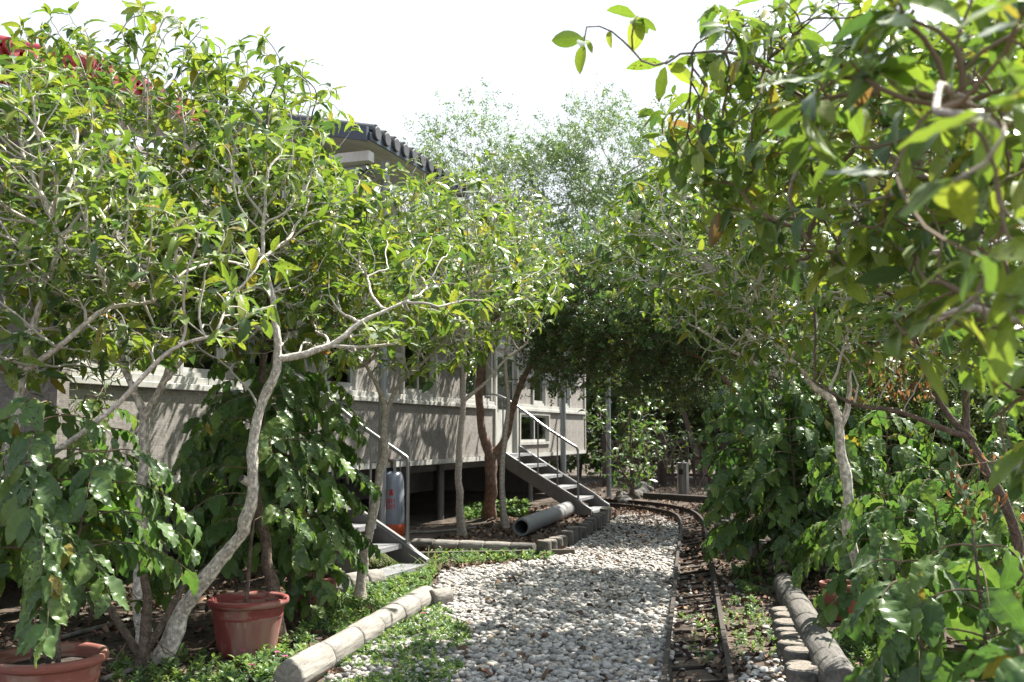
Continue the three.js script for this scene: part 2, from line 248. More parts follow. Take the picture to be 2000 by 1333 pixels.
// coffee: upright stems, paired side branches that arch and hang, big leaves in pairs
function coffee(label, base, o) {
  const R = rng(o.seed), root = group('coffee_shrub', label, 'shrub', base, 0, 'coffee shrubs along the path'), list = [], up = V(0, 1, 0), wood = [];
  for (const [dx, dz, H, lx, lz] of o.stems) {
    const pts = [], rr = []; for (let i = 0; i <= 8; i++) { const t = i / 8; pts.push(V(dx + lx * t * t + (R() - 0.5) * 0.03, H * t - 0.02, dz + lz * t * t + (R() - 0.5) * 0.03)); rr.push(lerp(o.stemR ?? 0.016, 0.004, t)); }
    const [P, RR] = smoothLine(pts, rr, 3); mesh('stem', tube(P, RR, 8, 0.12), o.bark ?? bark.dark, root);
    let ang = R() * 6.28;
    for (let h = o.low ?? 0.45; h < H; h += 0.085, ang += 1.35 + R() * 0.5) for (const sgn of [0, Math.PI]) {
      if (R() < 0.12) continue;
      const t = h / H, p0 = V(dx + lx * t * t, h, dz + lz * t * t), a = ang + sgn + (R() - 0.5) * 0.5, out = V(Math.cos(a), 0, Math.sin(a));
      const len = (o.spread ?? 0.6) * (0.55 + 0.75 * Math.sin(Math.PI * clamp(0.15 + 0.75 * (1 - t), 0, 1))) * (0.75 + R() * 0.4) * (1 - 0.55 * Math.pow(t, 4)), q = [], qr = [], n = 9, rise = 0.45 - R() * 0.2, sag = o.sag ?? 0.62;
      for (let i = 0; i <= n; i++) { const s = i / n; q.push(V(p0.x + out.x * len * s * (1 - 0.12 * s), p0.y + len * (rise * s - sag * s * s), p0.z + out.z * len * s * (1 - 0.12 * s))); qr.push(lerp(0.0045, 0.0015, s)); }
      wood.push(tube(q, qr, 4));
      const curve = new THREE.CatmullRomCurve3(q), m = Math.max(3, Math.round(len / 0.088));
      for (let i = 1; i <= m; i++) {
        const s = 0.18 + 0.82 * i / m, p = curve.getPoint(s), tg = curve.getTangent(s), sd = V(0, 0, 0).crossVectors(tg, up).normalize();
        if (p.y + base.y < 0.12) continue;
        for (const w of [-1, 1]) {
          if (R() < 0.22) continue;
          const dir = V(0, 0, 0).addScaledVector(tg, 0.45 + R() * 0.35).addScaledVector(sd, w * (0.55 + R() * 0.3)); dir.y -= 0.05 + R() * 0.55; dir.normalize();
          const sz = 1.1 * (o.leaf ?? 0.15) * (i === m ? 0.7 : 1) * (0.72 + R() * 0.45);
          list.push({ m: leafMatrix(p.clone().add(base).addScaledVector(dir, 0.008), dir, up.clone().addScaledVector(out, 0.55).addScaledVector(rv(R), 0.55), sz, 0.9 + R() * 0.3), s: sz });
        }
      }
    }
  }
  if (wood.length) mesh('side_branches', mergeGeometries(wood), bark.browntwig, root, true);
  plantLeaves(root, base, list, LEAF.coffee, o.pal ?? PAL.coffee, o.single ?? 300, R);
  console.log(root.name, 'leaves', list.length);
  return root;
}

// ---------------------------------------------------------------- ground
const soilTex = tex(1024, 1024, (u, v) => { const a = fbm(u * 8, v * 8, 8, 1, 5), b = fbm(u * 90, v * 90, 90, 4, 3), c = hash2(Math.floor(u * 512), Math.floor(v * 512), 3); const k = 0.15 + 0.2 * a + 0.18 * (b - 0.5) + (c > 0.93 ? 0.13 : 0) - (c < 0.06 ? 0.08 : 0); return [k * 1.12, k * 0.95, k * 0.8]; });
const soilBump = tex(512, 512, (u, v) => fbm(u * 40, v * 40, 40, 8, 4), false);
soilTex.repeat.set(0.35, 0.35); soilBump.repeat.set(0.5, 0.5);
const soil = std({ map: soilTex, bumpMap: soilBump, bumpScale: 0.03, roughness: 1 });
function sheet(poly, y) { const s = new THREE.Shape(poly.map(([x, z]) => new THREE.Vector2(x, -z))); const g = new THREE.ShapeGeometry(s); g.rotateX(-Math.PI / 2); g.translate(0, y, 0); const p = g.attributes.position, uv = g.attributes.uv; for (let i = 0; i < p.count; i++) uv.setXY(i, p.getX(i), p.getZ(i)); return g; }
tag(mesh('ground', sheet([[-150, 60], [150, 60], [150, -180], [-150, -180]], 0), soil), null, null, null, 'structure');
const pathPoly = [[-1.205,-5.252], [-1.118,-6.201], [-0.975,-7.189], [-0.673,-8.612], [-0.767,-10.831], [0.058,-11.535], [0.384,-11.853], [0.811,-13.324], [1.617,-16.751], [2.012,-18.402], [2.647,-17.959], [2.65,-16.207], [2.41,-14.482], [1.474,-9.186], [0.926,-6.164], [0.76,-5.252]];
const gravelTex = tex(512, 512, (u, v) => { const a = fbm(u * 40, v * 40, 40, 21, 3), k = 0.22 + 0.26 * a; return [k, k * 0.9, k * 0.8]; });
const path = tag(mesh('gravel_path', sheet(pathPoly, 0.004), std({ map: gravelTex, roughness: 1 })), null, null, null, 'structure');
function inside(poly, x, z) { let c = false; for (let i = 0, j = poly.length - 1; i < poly.length; j = i++) { const [xi, zi] = poly[i], [xj, zj] = poly[j]; if ((zi > z) !== (zj > z) && x < ((xj - xi) * (z - zi)) / (zj - zi) + xi) c = !c; } return c; }
const pebbleGeo = [0, 1, 2, 3].map((s) => { const g = new THREE.IcosahedronGeometry(1, 2), R = rng(s + 40), p = g.attributes.position, a = rv(R), b = rv(R), c = rv(R), v = V(0, 0, 0); for (let i = 0; i < p.count; i++) { v.fromBufferAttribute(p, i); const k = 1 + 0.13 * Math.sin(v.dot(a) * 2.6 + s) + 0.1 * Math.sin(v.dot(b) * 3.1) + 0.05 * Math.sin(v.dot(c) * 6); v.multiplyScalar(k); p.setXYZ(i, v.x, v.y, v.z); } g.computeVertexNormals(); const n = g.attributes.normal; for (let i = 0; i < p.count; i++) { v.fromBufferAttribute(p, i).normalize(); n.setXYZ(i, (n.getX(i) + v.x * 3) / 4, (n.getY(i) + v.y * 3) / 4, (n.getZ(i) + v.z * 3) / 4); } return g; });
const stoneTex = tex(256, 256, (u, v) => { const k = 0.84 + 0.3 * (fbm(u * 8, v * 8, 8, 61) - 0.5); return [k, k, k]; });
const pebbleCols = [[0.5, 0.475, 0.44], [0.42, 0.4, 0.375], [0.57, 0.545, 0.51], [0.33, 0.31, 0.29], [0.45, 0.385, 0.31], [0.62, 0.6, 0.57], [0.22, 0.205, 0.19]].map((c) => std({ color: rgb(...c), map: stoneTex, roughness: 0.72 }));
const pebbleWhite = std({ color: rgb(1, 1, 1), map: stoneTex, roughness: 0.72 });
{
  const R = rng(7), list = []; const xs = pathPoly.map((p) => p[0]), zs = pathPoly.map((p) => p[1]), x0 = Math.min(...xs), x1 = Math.max(...xs), z0 = Math.min(...zs), z1 = Math.max(...zs);
  const add = (x, z, y, k) => { const far = clamp((-z - 9.5) / 8, 0, 1); if (R() < far * 0.62) return; const s = (0.0175 + R() * R() * 0.015) * k * (1 - far * 0.3), col = Math.floor(Math.pow(R(), 1.25) * 7); const e = new THREE.Euler((R() - 0.5) * 0.6, R() * 6.28, (R() - 0.5) * 0.6); list.push({ m: new THREE.Matrix4().compose(V(x, y + s * 0.3, z), new THREE.Quaternion().setFromEuler(e), V(s * (1.05 + R() * 0.35), s * (0.5 + R() * 0.25), s * (0.78 + R() * 0.25))), col, d: Math.hypot(x, z) }); };
  for (let z = z0; z < z1; z += 0.035) for (let x = x0; x < x1; x += 0.037) { const px = x + (R() - 0.5) * 0.036, pz = z + (R() - 0.5) * 0.036; if (!inside(pathPoly, px, pz)) { if (R() < 0.06 && inside(pathPoly, px + (R() - 0.5) * 0.5, pz + (R() - 0.5) * 0.4)) add(px, pz, 0.004, 0.9); continue; } const weedy = fbm(px * 1.3 + 20, pz * 1.3 + 40, 64, 3); if (px < -0.35 && pz > -9 && weedy > 0.5 && R() < 0.55) continue; add(px, pz, 0.004 + R() * 0.008, 1); if (R() < 0.3) add(px + 0.02, pz + 0.02, 0.02 + R() * 0.012, 0.95); }
  for (let i = 0; i < 420; i++) { const t = R(), z = -5.8 - t * t * 5, x = lerp(1.36, 1.75, R()) + (-z - 6.16) * 0.18 + 0.02; if (i < 300 ? z > -6.9 : true) add(x, z, 0.004, 0.95); }
  for (let i = 0; i < 60; i++) { const z = -5.8 - R() * 5, x = lerp(0.97, 1.28, R()) + (-z - 6.16) * 0.18; add(x, z, 0.004, 0.8); }
  const eyeShow = (l) => l.d; list.sort((a, b) => eyeShow(a) - eyeShow(b));
  const vis = list.filter((l) => l.m.elements[14] < -6.2), rest = list.filter((l) => l.m.elements[14] >= -6.2);
  vis.slice(0, 300).forEach((l, i) => { const m = mesh('pebble', pebbleGeo[i % 4], pebbleCols[l.col], path); m.applyMatrix4(l.m); });
  const mass = [...vis.slice(300), ...rest]; console.log('pebbles', list.length);
  for (let gi = 0; gi < 4; gi++) { const part = mass.filter((_, i) => i % 4 === gi), im = new THREE.InstancedMesh(pebbleGeo[gi], pebbleWhite, part.length); im.name = 'pebbles'; im.userData.kind = 'stuff'; im.castShadow = im.receiveShadow = true; part.forEach((l, i) => { im.setMatrixAt(i, l.m); im.setColorAt(i, pebbleCols[l.col].color); }); path.add(im); }
}
function scatter(name, geos, mat, list, label) { // one uncountable ground layer
  const g = new THREE.Group(); g.name = numbered(name); g.userData.kind = 'stuff'; if (label) g.userData.label = label; scene.add(g);
  geos.forEach((geo, gi) => { const part = list.filter((_, i) => i % geos.length === gi); if (!part.length) return; const im = new THREE.InstancedMesh(geo, mat, part.length); im.name = name; im.userData.kind = 'stuff'; im.castShadow = im.receiveShadow = true; part.forEach((l, i) => { im.setMatrixAt(i, l.m); im.setColorAt(i, l.c); }); g.add(im); });
}
{ // fallen leaves
  const R = rng(19), list = [], cols = [[0.15, 0.08, 0.048], [0.1, 0.06, 0.04], [0.25, 0.18, 0.12], [0.07, 0.046, 0.036], [0.19, 0.12, 0.08]];
  const put = (x, z) => { const s = 0.05 + R() * 0.07, d = V(R() - 0.5, (R() - 0.4) * 0.25, R() - 0.5), c = cols[Math.floor(R() * 5)], k = 0.7 + R() * 0.6; list.push({ m: leafMatrix(V(x, 0.012 + R() * 0.02, z), d, V(R() - 0.5, 1.4, R() - 0.5), s), c: rgb(c[0] * k, c[1] * k, c[2] * k) }); };
  const clear = (x, z) => inside(pathPoly, x, z) && z > -12;
  for (let i = 0; i < 2600; i++) { const z = -5 - R() * 8, x = -0.5 - R() * 3.6 + (-z - 6) * 0.14; if (!clear(x, z)) put(x, z); }
  for (let i = 0; i < 130; i++) { const z = -6 - R() * 7, x = -0.6 + R() * 2.2 + (-z - 6) * 0.12; put(x, z); list[list.length - 1].m.elements[13] += 0.03; }
  for (let i = 0; i < 2200; i++) { const z = -11 - R() * 9, x = -1.6 + R() * 3.2 + (-z - 12) * 0.25; if (!clear(x, z) && R() < (inside(pathPoly, x, z) ? 0.75 : 1)) put(x, z); }
  for (let i = 0; i < 950; i++) { const z = -5.6 - R() * 15, x = lerp(0.95, 1.75, R()) + (-z - 6.16) * 0.18; put(x, z); }
  for (let i = 0; i < 3000; i++) { const z = -16 - R() * 14, x = 1.5 + R() * 8; put(x, z); }
  for (let i = 0; i < 900; i++) { const z = -5 - R() * 8, x = 1.7 + R() * 2.5 + (-z - 6) * 0.15; put(x, z); }
  scatter('leaf_litter', LEAF.dry, phys({ color: rgb(1, 1, 1), roughness: 0.95, side: THREE.DoubleSide }), list, 'brown fallen leaves scattered over the soil');
}
{ // low weeds and ground cover
  const R = rng(23), sprig = [0, 1, 2].map((s) => sprigGeo(9, 0.05, 0.032, 0.55, 60 + s)), list = [], cols = [[0.19, 0.31, 0.055], [0.14, 0.25, 0.055], [0.26, 0.36, 0.07], [0.1, 0.19, 0.06]];
  const put = (x, z, k = 1) => { const s = (0.7 + R() * 0.8) * k, c = cols[Math.floor(R() * 4)], d = V(R() - 0.5, 1.5, R() - 0.5); list.push({ m: leafMatrix(V(x, 0, z), d, rv(R), s), c: rgb(c[0], c[1], c[2]) }); };
  const fill = (poly, n, k) => { const xs = poly.map((p) => p[0]), zs = poly.map((p) => p[1]); for (let i = 0; i < n; i++) { const x = lerp(Math.min(...xs), Math.max(...xs), R()), z = lerp(Math.min(...zs), Math.max(...zs), R()); if (inside(poly, x, z) && fbm(x * 3 + 9, z * 3 + 50, 64, 5) > 0.36) put(x, z, k); } };
  fill([[-1.683,-5.436], [-1.776,-6.328], [-1.589,-7.189], [-1.574,-8.916], [-1.402,-10.278], [-0.828,-10.909], [-0.777,-9.327], [-1.144,-7.582], [-1.327,-6.164], [-1.194,-5.436]], 2600, 1.15);
  fill([[-1.126,-5.634], [-1.089,-7.223], [-0.665,-8.787], [-0.337,-7.876], [-0.277,-6.898], [-0.394,-5.634]], 2300, 0.8);
  fill([[-0.941,-12.39], [0.28,-12.289], [0.524,-12.923], [0.447,-11.761], [-0.802,-11.319]], 700, 1.2);
  fill([[-0.923,-19.109], [0.312,-20.418], [0.271,-17.746], [-0.871,-17.135]], 900, 2.2);
  fill([[2.355,-10.831], [2.897,-11.448], [2.487,-9.473], [2.086,-9.186]], 700, 1.1);
  fill([[0.957,-6.164], [1.142,-6.601], [1.335,-7.582], [1.358,-8.421], [1.782,-8.421], [1.312,-6.164]], 170, 0.8);
  fill([[1.457,-6.601], [1.889,-8.916], [2.225,-9.186], [1.777,-6.746]], 300, 0.9);
  fill([[-2.171,-5.436], [-2.549,-6.601], [-1.963,-6.746], [-1.52,-5.436]], 260, 1.1);
  fill([[2.178,-7.223], [2.746,-7.582], [2.346,-6.164], [2.006,-6.164]], 300, 1.2);
  scatter('ground_cover', sprig, leafMat(rgb(1, 1, 1), { clearcoat: 0.3 }), list, 'low green weeds spreading over the bed edges');
}

// ---------------------------------------------------------------- raised cabin beside the path
const cladTex = tex(512, 512, (u, v, i, j) => { const row = Math.floor(v * 32), off = (row % 2) * 0.5, col = Math.floor(u * 12 + off), fx = (u * 12 + off) % 1, fy = (v * 32) % 1; const k = 0.54 + 0.1 * (hash2(col % 12, row, 2) - 0.5) + 0.1 * (fbm(u * 6, v * 6, 6, 12) - 0.5) + 0.12 * (fbm(u * 60, v * 6, 60, 15) - 0.5); const j2 = fx < 0.05 || fy < 0.1 ? 0.93 : 1; return [k * j2 * 1.0, k * j2 * 0.965, k * j2 * 0.925]; });
cladTex.repeat.set(1.9, 1.9);
const cladBump = tex(512, 512, (u, v) => { const row = Math.floor(v * 32), off = (row % 2) * 0.5, fx = (u * 12 + off) % 1, fy = (v * 32) % 1; return (fx < 0.05 || fy < 0.1 ? 0.2 : 0.7) + 0.25 * (fbm(u * 60, v * 60, 60, 4) - 0.5); }, false); cladBump.repeat.set(1.9, 1.9);
const grime = tex(256, 256, (u, v) => { const k = 0.88 + 0.18 * (fbm(u * 6, v * 6, 6, 92) - 0.5) + 0.1 * (fbm(u * 40, v * 5, 40, 95) - 0.5); return [k, k * 0.995, k * 0.98]; });
const M = {
  clad: std({ map: cladTex, bumpMap: cladBump, bumpScale: 0.002, roughness: 0.85 }),
  white: std({ color: rgb(0.62, 0.62, 0.6), map: grime, roughness: 0.45 }),
  soffit: std({ color: rgb(0.62, 0.6, 0.56), map: grime, roughness: 0.8 }),
  glass: phys({ color: rgb(0.75, 0.78, 0.78), transmission: 1, thickness: 0, roughness: 0.03, ior: 1.5 }),
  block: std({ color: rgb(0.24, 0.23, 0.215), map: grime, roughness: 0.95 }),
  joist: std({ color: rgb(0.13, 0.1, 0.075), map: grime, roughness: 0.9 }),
  dark: std({ color: rgb(0.03, 0.03, 0.035), roughness: 0.9 }),
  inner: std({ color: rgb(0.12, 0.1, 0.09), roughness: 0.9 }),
  tile: std({ color: rgb(0.075, 0.08, 0.09), map: grime, roughness: 0.65 }),
  fascia: std({ color: rgb(0.045, 0.06, 0.085), roughness: 0.5 }),
  red: std({ color: rgb(0.42, 0.045, 0.055), map: grime, roughness: 0.5 }),
  galv: std({ color: rgb(0.34, 0.37, 0.41), map: grime, roughness: 0.42, metalness: 0.55 }),
  paint: std({ color: rgb(0.17, 0.165, 0.17), map: grime, roughness: 0.5, metalness: 0.3 }),
  steel: std({ color: rgb(0.33, 0.335, 0.35), map: grime, roughness: 0.33, metalness: 0.95 }),
  rail: std({ color: rgb(0.055, 0.042, 0.036), map: grime, roughness: 0.7, metalness: 0.3 }),
  railTop: std({ color: rgb(0.24, 0.22, 0.21), map: grime, roughness: 0.4, metalness: 0.6 }),
};
const diamond = tex(256, 256, (u, v) => { const a = (u * 8) % 1, b = (v * 8) % 1, par = (Math.floor(u * 8) + Math.floor(v * 8)) % 2; const x = a - 0.5, y = b - 0.5, p = par ? x + y : x - y, q = par ? x - y : x + y; return Math.pow(p / 0.55, 2) + Math.pow(q / 0.16, 2) < 1 ? 1 : 0.25; }, false); diamond.repeat.set(4.5, 4.5);
const diamondCol = tex(256, 256, (u, v) => { const k = 0.8 + 0.2 * (fbm(u * 8, v * 8, 8, 33) - 0.5); return [k, k, k * 1.01]; });
M.plate = std({ color: rgb(0.5, 0.5, 0.51), map: diamondCol, bumpMap: diamond, bumpScale: 0.006, roughness: 0.42, metalness: 0.35 });
const TURN = THREE.MathUtils.degToRad(70.2), WORIG = V(-0.17, 0, -19.33);
const toWorld = (x, y, z) => V(x, y, z).applyAxisAngle(V(0, 1, 0), TURN).add(WORIG);
// planar uv in metres for box-like parts
function metric(g) { const p = g.attributes.position, n = g.attributes.normal, uv = new Float32Array(p.count * 2); for (let i = 0; i < p.count; i++) { const ax = Math.abs(n.getX(i)), ay = Math.abs(n.getY(i)), az = Math.abs(n.getZ(i)); if (az >= ax && az >= ay) { uv[i * 2] = p.getX(i); uv[i * 2 + 1] = p.getY(i); } else if (ax >= ay) { uv[i * 2] = p.getZ(i); uv[i * 2 + 1] = p.getY(i); } else { uv[i * 2] = p.getX(i); uv[i * 2 + 1] = p.getZ(i); } } g.setAttribute('uv', new THREE.BufferAttribute(uv, 2)); return g; }
{
  const b = group('cabin', 'raised grey-clad cabin with white window frames and red and dark tiled eaves', 'building', WORIG, TURN), X0 = -15, X1 = 5.8;
  const part = (n, g, m, p = b) => mesh(n, metric(g), m, p);
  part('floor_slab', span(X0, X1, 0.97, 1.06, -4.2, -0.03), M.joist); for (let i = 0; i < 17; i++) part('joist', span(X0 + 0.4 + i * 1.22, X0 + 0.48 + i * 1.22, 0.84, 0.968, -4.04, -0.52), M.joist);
  part('base_trim', span(X0, X1, 0.985, 1.065, -0.028, 0.03), M.white);
  // lower cladding, split round the door
  const doorA = -0.472, doorB = 0.745;
  const lw0 = 0.900, lw1 = 2.911;
  part('cladding_panel', span(X0, doorA - 0.05, 1.07, 1.93, -0.1, 0), M.clad);
  part('cladding_panel', span(doorB + 0.05, lw0 - 0.02, 1.07, 1.93, -0.1, 0), M.clad);
  part('cladding_panel', span(lw0 - 0.02, lw1 + 0.02, 1.07, 1.24, -0.1, 0), M.clad);
  part('cladding_panel', span(lw1 + 0.02, X1, 1.07, 1.93, -0.1, 0), M.clad);
  // sill band in two steps
  part('sill_band', span(X0, doorA - 0.05, 1.935, 2.0, -0.1, 0.05, 0.008), M.white); part('sill_band', span(X0, doorA - 0.05, 2.002, 2.075, -0.1, 0.028, 0.006), M.white);
  part('sill_band', span(doorB + 0.05, X1, 1.935, 2.0, -0.1, 0.05, 0.008), M.white); part('sill_band', span(doorB + 0.05, X1, 2.002, 2.075, -0.1, 0.028, 0.006), M.white);
  const TOPW = 3.22;
  // window row: [x0, x1, leaves]
  const wins = [[-14.3, -12.2, 2], [-11.554, -10.682, 2], [-10.616, -9.704, 1], [-9.640, -8.918, 1], [-8.559, -7.614, 1], [-6.743, -5.923, 1], [-4.438, -3.208, 2], [-2.056, -0.688, 2], [1.775, 2.616, 1], [3.681, 4.504, 1]];
  let at = X0; const solids = [];
  for (const [a, c, n] of wins) { if (a > at + 0.05) solids.push([at, a]); at = c; }
  solids.push([at, X1]);
  for (const [a, c] of solids) {
    for (const [p, q] of (a < doorA && c > doorB ? [[a, doorA - 0.05], [doorB + 0.05, c]] : [[a, c]])) {
      part('wall_panel', span(p + 0.03, q - 0.03, 2.08, 2.62, -0.1, -0.012), M.clad); part('wall_panel', span(p + 0.03, q - 0.03, 2.7, TOPW, -0.1, -0.012), M.clad);
      part('panel_rail', span(p + 0.03, q - 0.03, 2.622, 2.698, -0.1, 0.012, 0.005), M.white);
      part('mullion', span(p - 0.03, p + 0.028, 2.08, TOPW, -0.1, 0.03, 0.006), M.white); part('mullion', span(q - 0.028, q + 0.03, 2.08, TOPW, -0.1, 0.03, 0.006), M.white);
    }
  }
  const sash = (parent, a, c, y0, y1, z) => { const f = 0.045; const g = mergeGeometries([span(a, a + f, y0, y1, z - 0.03, z), span(c - f, c, y0, y1, z - 0.03, z), span(a + f, c - f, y0, y0 + f, z - 0.03, z), span(a + f, c - f, y1 - f, y1, z - 0.03, z)]); part('sash', g, M.white, parent); part('pane', span(a + f, c - f, y0 + f, y1 - f, z - 0.018, z - 0.013), M.glass, parent); };
  for (const [a, c, n] of wins) {
    const w = new THREE.Group(); w.name = 'window'; b.add(w);
    const f = 0.05; part('sill', span(a + 0.03, c - 0.03, 2.08, 2.08 + f, -0.1, 0.005), M.white, w); part('head', span(a + 0.03, c - 0.03, TOPW - f, TOPW, -0.1, 0.005), M.white, w);
    const m = n === 2 ? (a + c) / 2 : c; if (n === 2) { sash(w, a + 0.03, m + 0.022, 2.132, TOPW - 0.052, -0.02); sash(w, m - 0.022, c - 0.03, 2.132, TOPW - 0.052, -0.055); } else sash(w, a + 0.03, c - 0.03, 2.132, TOPW - 0.052, -0.02);
    if (n === 1 && c - a > 0.9) part('blind', span(a + 0.08, (a + c) / 2, 2.2, TOPW - 0.1, -0.16, -0.15), M.soffit, w);
  }
  { const w = new THREE.Group(); w.name = 'window'; w.userData.label = 'small low window under the sill'; b.add(w); const y0 = 1.245, y1 = 1.925; part('frame', mergeGeometries([span(lw0, lw1, y0, y0 + 0.06, -0.1, 0.03), span(lw0, lw1, y1 - 0.06, y1, -0.1, 0.03), span(lw0, lw0 + 0.06, y0 + 0.06, y1 - 0.06, -0.1, 0.03), span(lw1 - 0.06, lw1, y0 + 0.06, y1 - 0.06, -0.1, 0.03)]), M.white, w); const m = (lw0 + lw1) / 2; sash(w, lw0 + 0.06, m + 0.02, y0 + 0.062, y1 - 0.062, 0.0); sash(w, m - 0.02, lw1 - 0.06, y0 + 0.062, y1 - 0.062, -0.035); }
  // door
  { const d = new THREE.Group(); d.name = 'door'; b.add(d); part('frame', mergeGeometries([span(doorA - 0.048, doorA + 0.04, 1.07, 3.2, -0.1, 0.04), span(doorB - 0.04, doorB + 0.048, 1.07, 3.2, -0.1, 0.04), span(doorA + 0.04, doorB - 0.04, 3.12, 3.2, -0.1, 0.04)]), M.white, d); part('door_leaf', span(doorA + 0.04, doorB - 0.04, 1.08, 3.118, -0.07, -0.03), M.white, d); part('glazing', span(doorA + 0.16, doorB - 0.16, 1.95, 2.95, -0.029, -0.024), phys({ color: rgb(0.03, 0.03, 0.035), roughness: 0.06 }), d); part('handle', new THREE.CylinderGeometry(0.012, 0.012, 0.14, 10).translate(doorA + 0.12, 1.95, 0.02), M.steel, d); }
  // upper wall, returns, inside
  part('upper_wall', span(X0, -4.2, TOPW + 0.002, 4.32, -0.1, -0.005), M.clad); part('upper_wall', span(-4.2, X1, TOPW + 0.002, 3.82, -0.1, -0.005), M.clad);
  part('head_trim', span(X0, X1, TOPW - 0.02, TOPW + 0.06, -0.004, 0.045, 0.006), M.white);
  part('end_wall', span(X1, X1 + 0.1, 0.985, 3.82, -4.2, 0.02), M.clad); part('end_wall', span(X0 - 0.1, X0, 0.985, 4.32, -4.2, 0.02), M.clad);
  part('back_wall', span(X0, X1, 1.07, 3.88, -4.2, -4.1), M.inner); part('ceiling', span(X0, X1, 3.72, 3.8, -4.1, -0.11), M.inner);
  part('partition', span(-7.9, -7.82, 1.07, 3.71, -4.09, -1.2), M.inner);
  for (let i = 0; i < 9; i++) for (const z of [-0.35, -3.6]) part('stilt', new THREE.CylinderGeometry(0.07, 0.07, 1.0, 12).translate(-14.2 + i * 2.4, 0.48, z), M.paint);
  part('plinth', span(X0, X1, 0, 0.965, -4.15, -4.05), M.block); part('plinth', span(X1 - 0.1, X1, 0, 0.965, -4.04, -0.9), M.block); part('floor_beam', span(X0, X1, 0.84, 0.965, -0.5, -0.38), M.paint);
  // roofs: barrel tiles in columns, each tile its own piece
  const barrel = (r, len, thick) => { const s = new THREE.Shape(); s.absarc(0, 0, r, 0, Math.PI, false); s.absarc(0, 0, r - thick, Math.PI, 0, true); const g = new THREE.ExtrudeGeometry(s, { depth: len, bevelEnabled: false, curveSegments: 7 }); return g; };
  const cap = (r) => { const s = new THREE.Shape(); s.absarc(0, 0, r, 0, Math.PI * 2); return new THREE.ExtrudeGeometry(s, { depth: 0.03, bevelEnabled: true, bevelSize: 0.008, bevelThickness: 0.008, bevelSegments: 1, curveSegments: 12 }); };
  function roof(x0, x1, eaveY, out, pitch, back, mt, mf, pitchCols, label) {
    const R = new THREE.Group(); R.name = 'roof'; R.userData.label = label; b.add(R); const tp = Math.tan(pitch), run = out - back;
    const slope = (t) => [eaveY + t * Math.sin(pitch), out - t * Math.cos(pitch)], L = run / Math.cos(pitch);
    const slab = (y0, y1, xa, xb, m, name) => { const s = new THREE.Shape([[out, eaveY + y0], [out, eaveY + y1], [back, eaveY + y1 + run * tp], [back, eaveY + y0 + run * tp]].map(([z, y]) => new THREE.Vector2(-z, y))); const g = new THREE.ExtrudeGeometry(s, { depth: xb - xa, bevelEnabled: false }); g.rotateY(Math.PI / 2); g.translate(xa, 0, 0); mesh(name, g, m, R); };
    slab(-0.03, 0.0, x0, x1, mf, 'roof_deck');
    slab(-0.1, -0.07, x0 + 0.02, x1 - 0.02, M.soffit, 'soffit_board');
    part('fascia', span(x0 - 0.01, x1 + 0.01, eaveY - 0.12, eaveY - 0.02, out + 0.002, out + 0.03), mf, R);
    for (const x of [x0 - 0.06, x1]) slab(-0.14, 0.04, x, x + 0.06, mf, 'barge_board');
    const n = Math.round((x1 - x0) / pitchCols), w = (x1 - x0) / n, tg = barrel(w * 0.36, 0.36, 0.018), cg = cap(w * 0.3), pg = barrel(w * 0.3, 0.36, 0.014);
    for (let i = 0; i < n; i++) {
      const x = x0 + (i + 0.5) * w;
      for (let r = 0; r < 4; r++) { const [y, z] = slope(r * 0.32 - 0.02); const m = mesh('tile', tg, mt, R); m.rotation.set(pitch, 0, 0); m.rotation.order = 'YXZ'; m.rotation.y = Math.PI; m.rotation.x = -pitch; m.position.set(x, y + 0.02 + r * 0.004, z); }
      const [y, z] = slope(-0.03); const c = mesh('eave_disc', cg, mt, R); c.position.set(x, y + 0.0, z);
    }
    const rest = []; for (let i = 0; i < n; i++) { const [y, z] = slope(4 * 0.32); const g = barrel(w * 0.36, Math.max(0.2, L - 1.3), 0.018); g.rotateY(Math.PI); g.rotateX(pitch); g.translate(x0 + (i + 0.5) * w, y + 0.03, z); rest.push(g); }
    mesh('upper_tiles', mergeGeometries(rest), mt, R, true);
  }
  roof(-7.48, -4.3, 5.2, 1.0, 0.21, -4.2, M.tile, M.fascia, 0.27, 'dark grey barrel-tiled roof');
  part('gable_wall', span(-7.3, -4.5, 4.33, 4.99, -4.1, 0.0), M.soffit); part('tie_beam', span(-7.38, -7.24, 4.86, 4.985, -3.5, 0.95), M.white);
  roof(-15.2, -12.25, 4.4, 0.62, 0.3, -4.2, M.red, M.red, 0.2, 'red barrel-tiled roof at the near end');
  roof(-12.0, -10.62, 4.4, 1.0, 0.3, -4.2, M.red, M.red, 0.2, 'red barrel-tiled roof over the porch');
  part('porch_wall', span(-12.15, -12.03, 1.07, 4.15, 0.02, 0.86), M.clad); part('porch_cap', span(-12.24, -11.7, 4.16, 4.34, 0.64, 0.94, 0.01), M.red);
  roof(-4.2, 5.9, 4.0, 0.45, 0.21, -4.2, M.tile, M.fascia, 0.21, 'low dark roof over the far half');
}
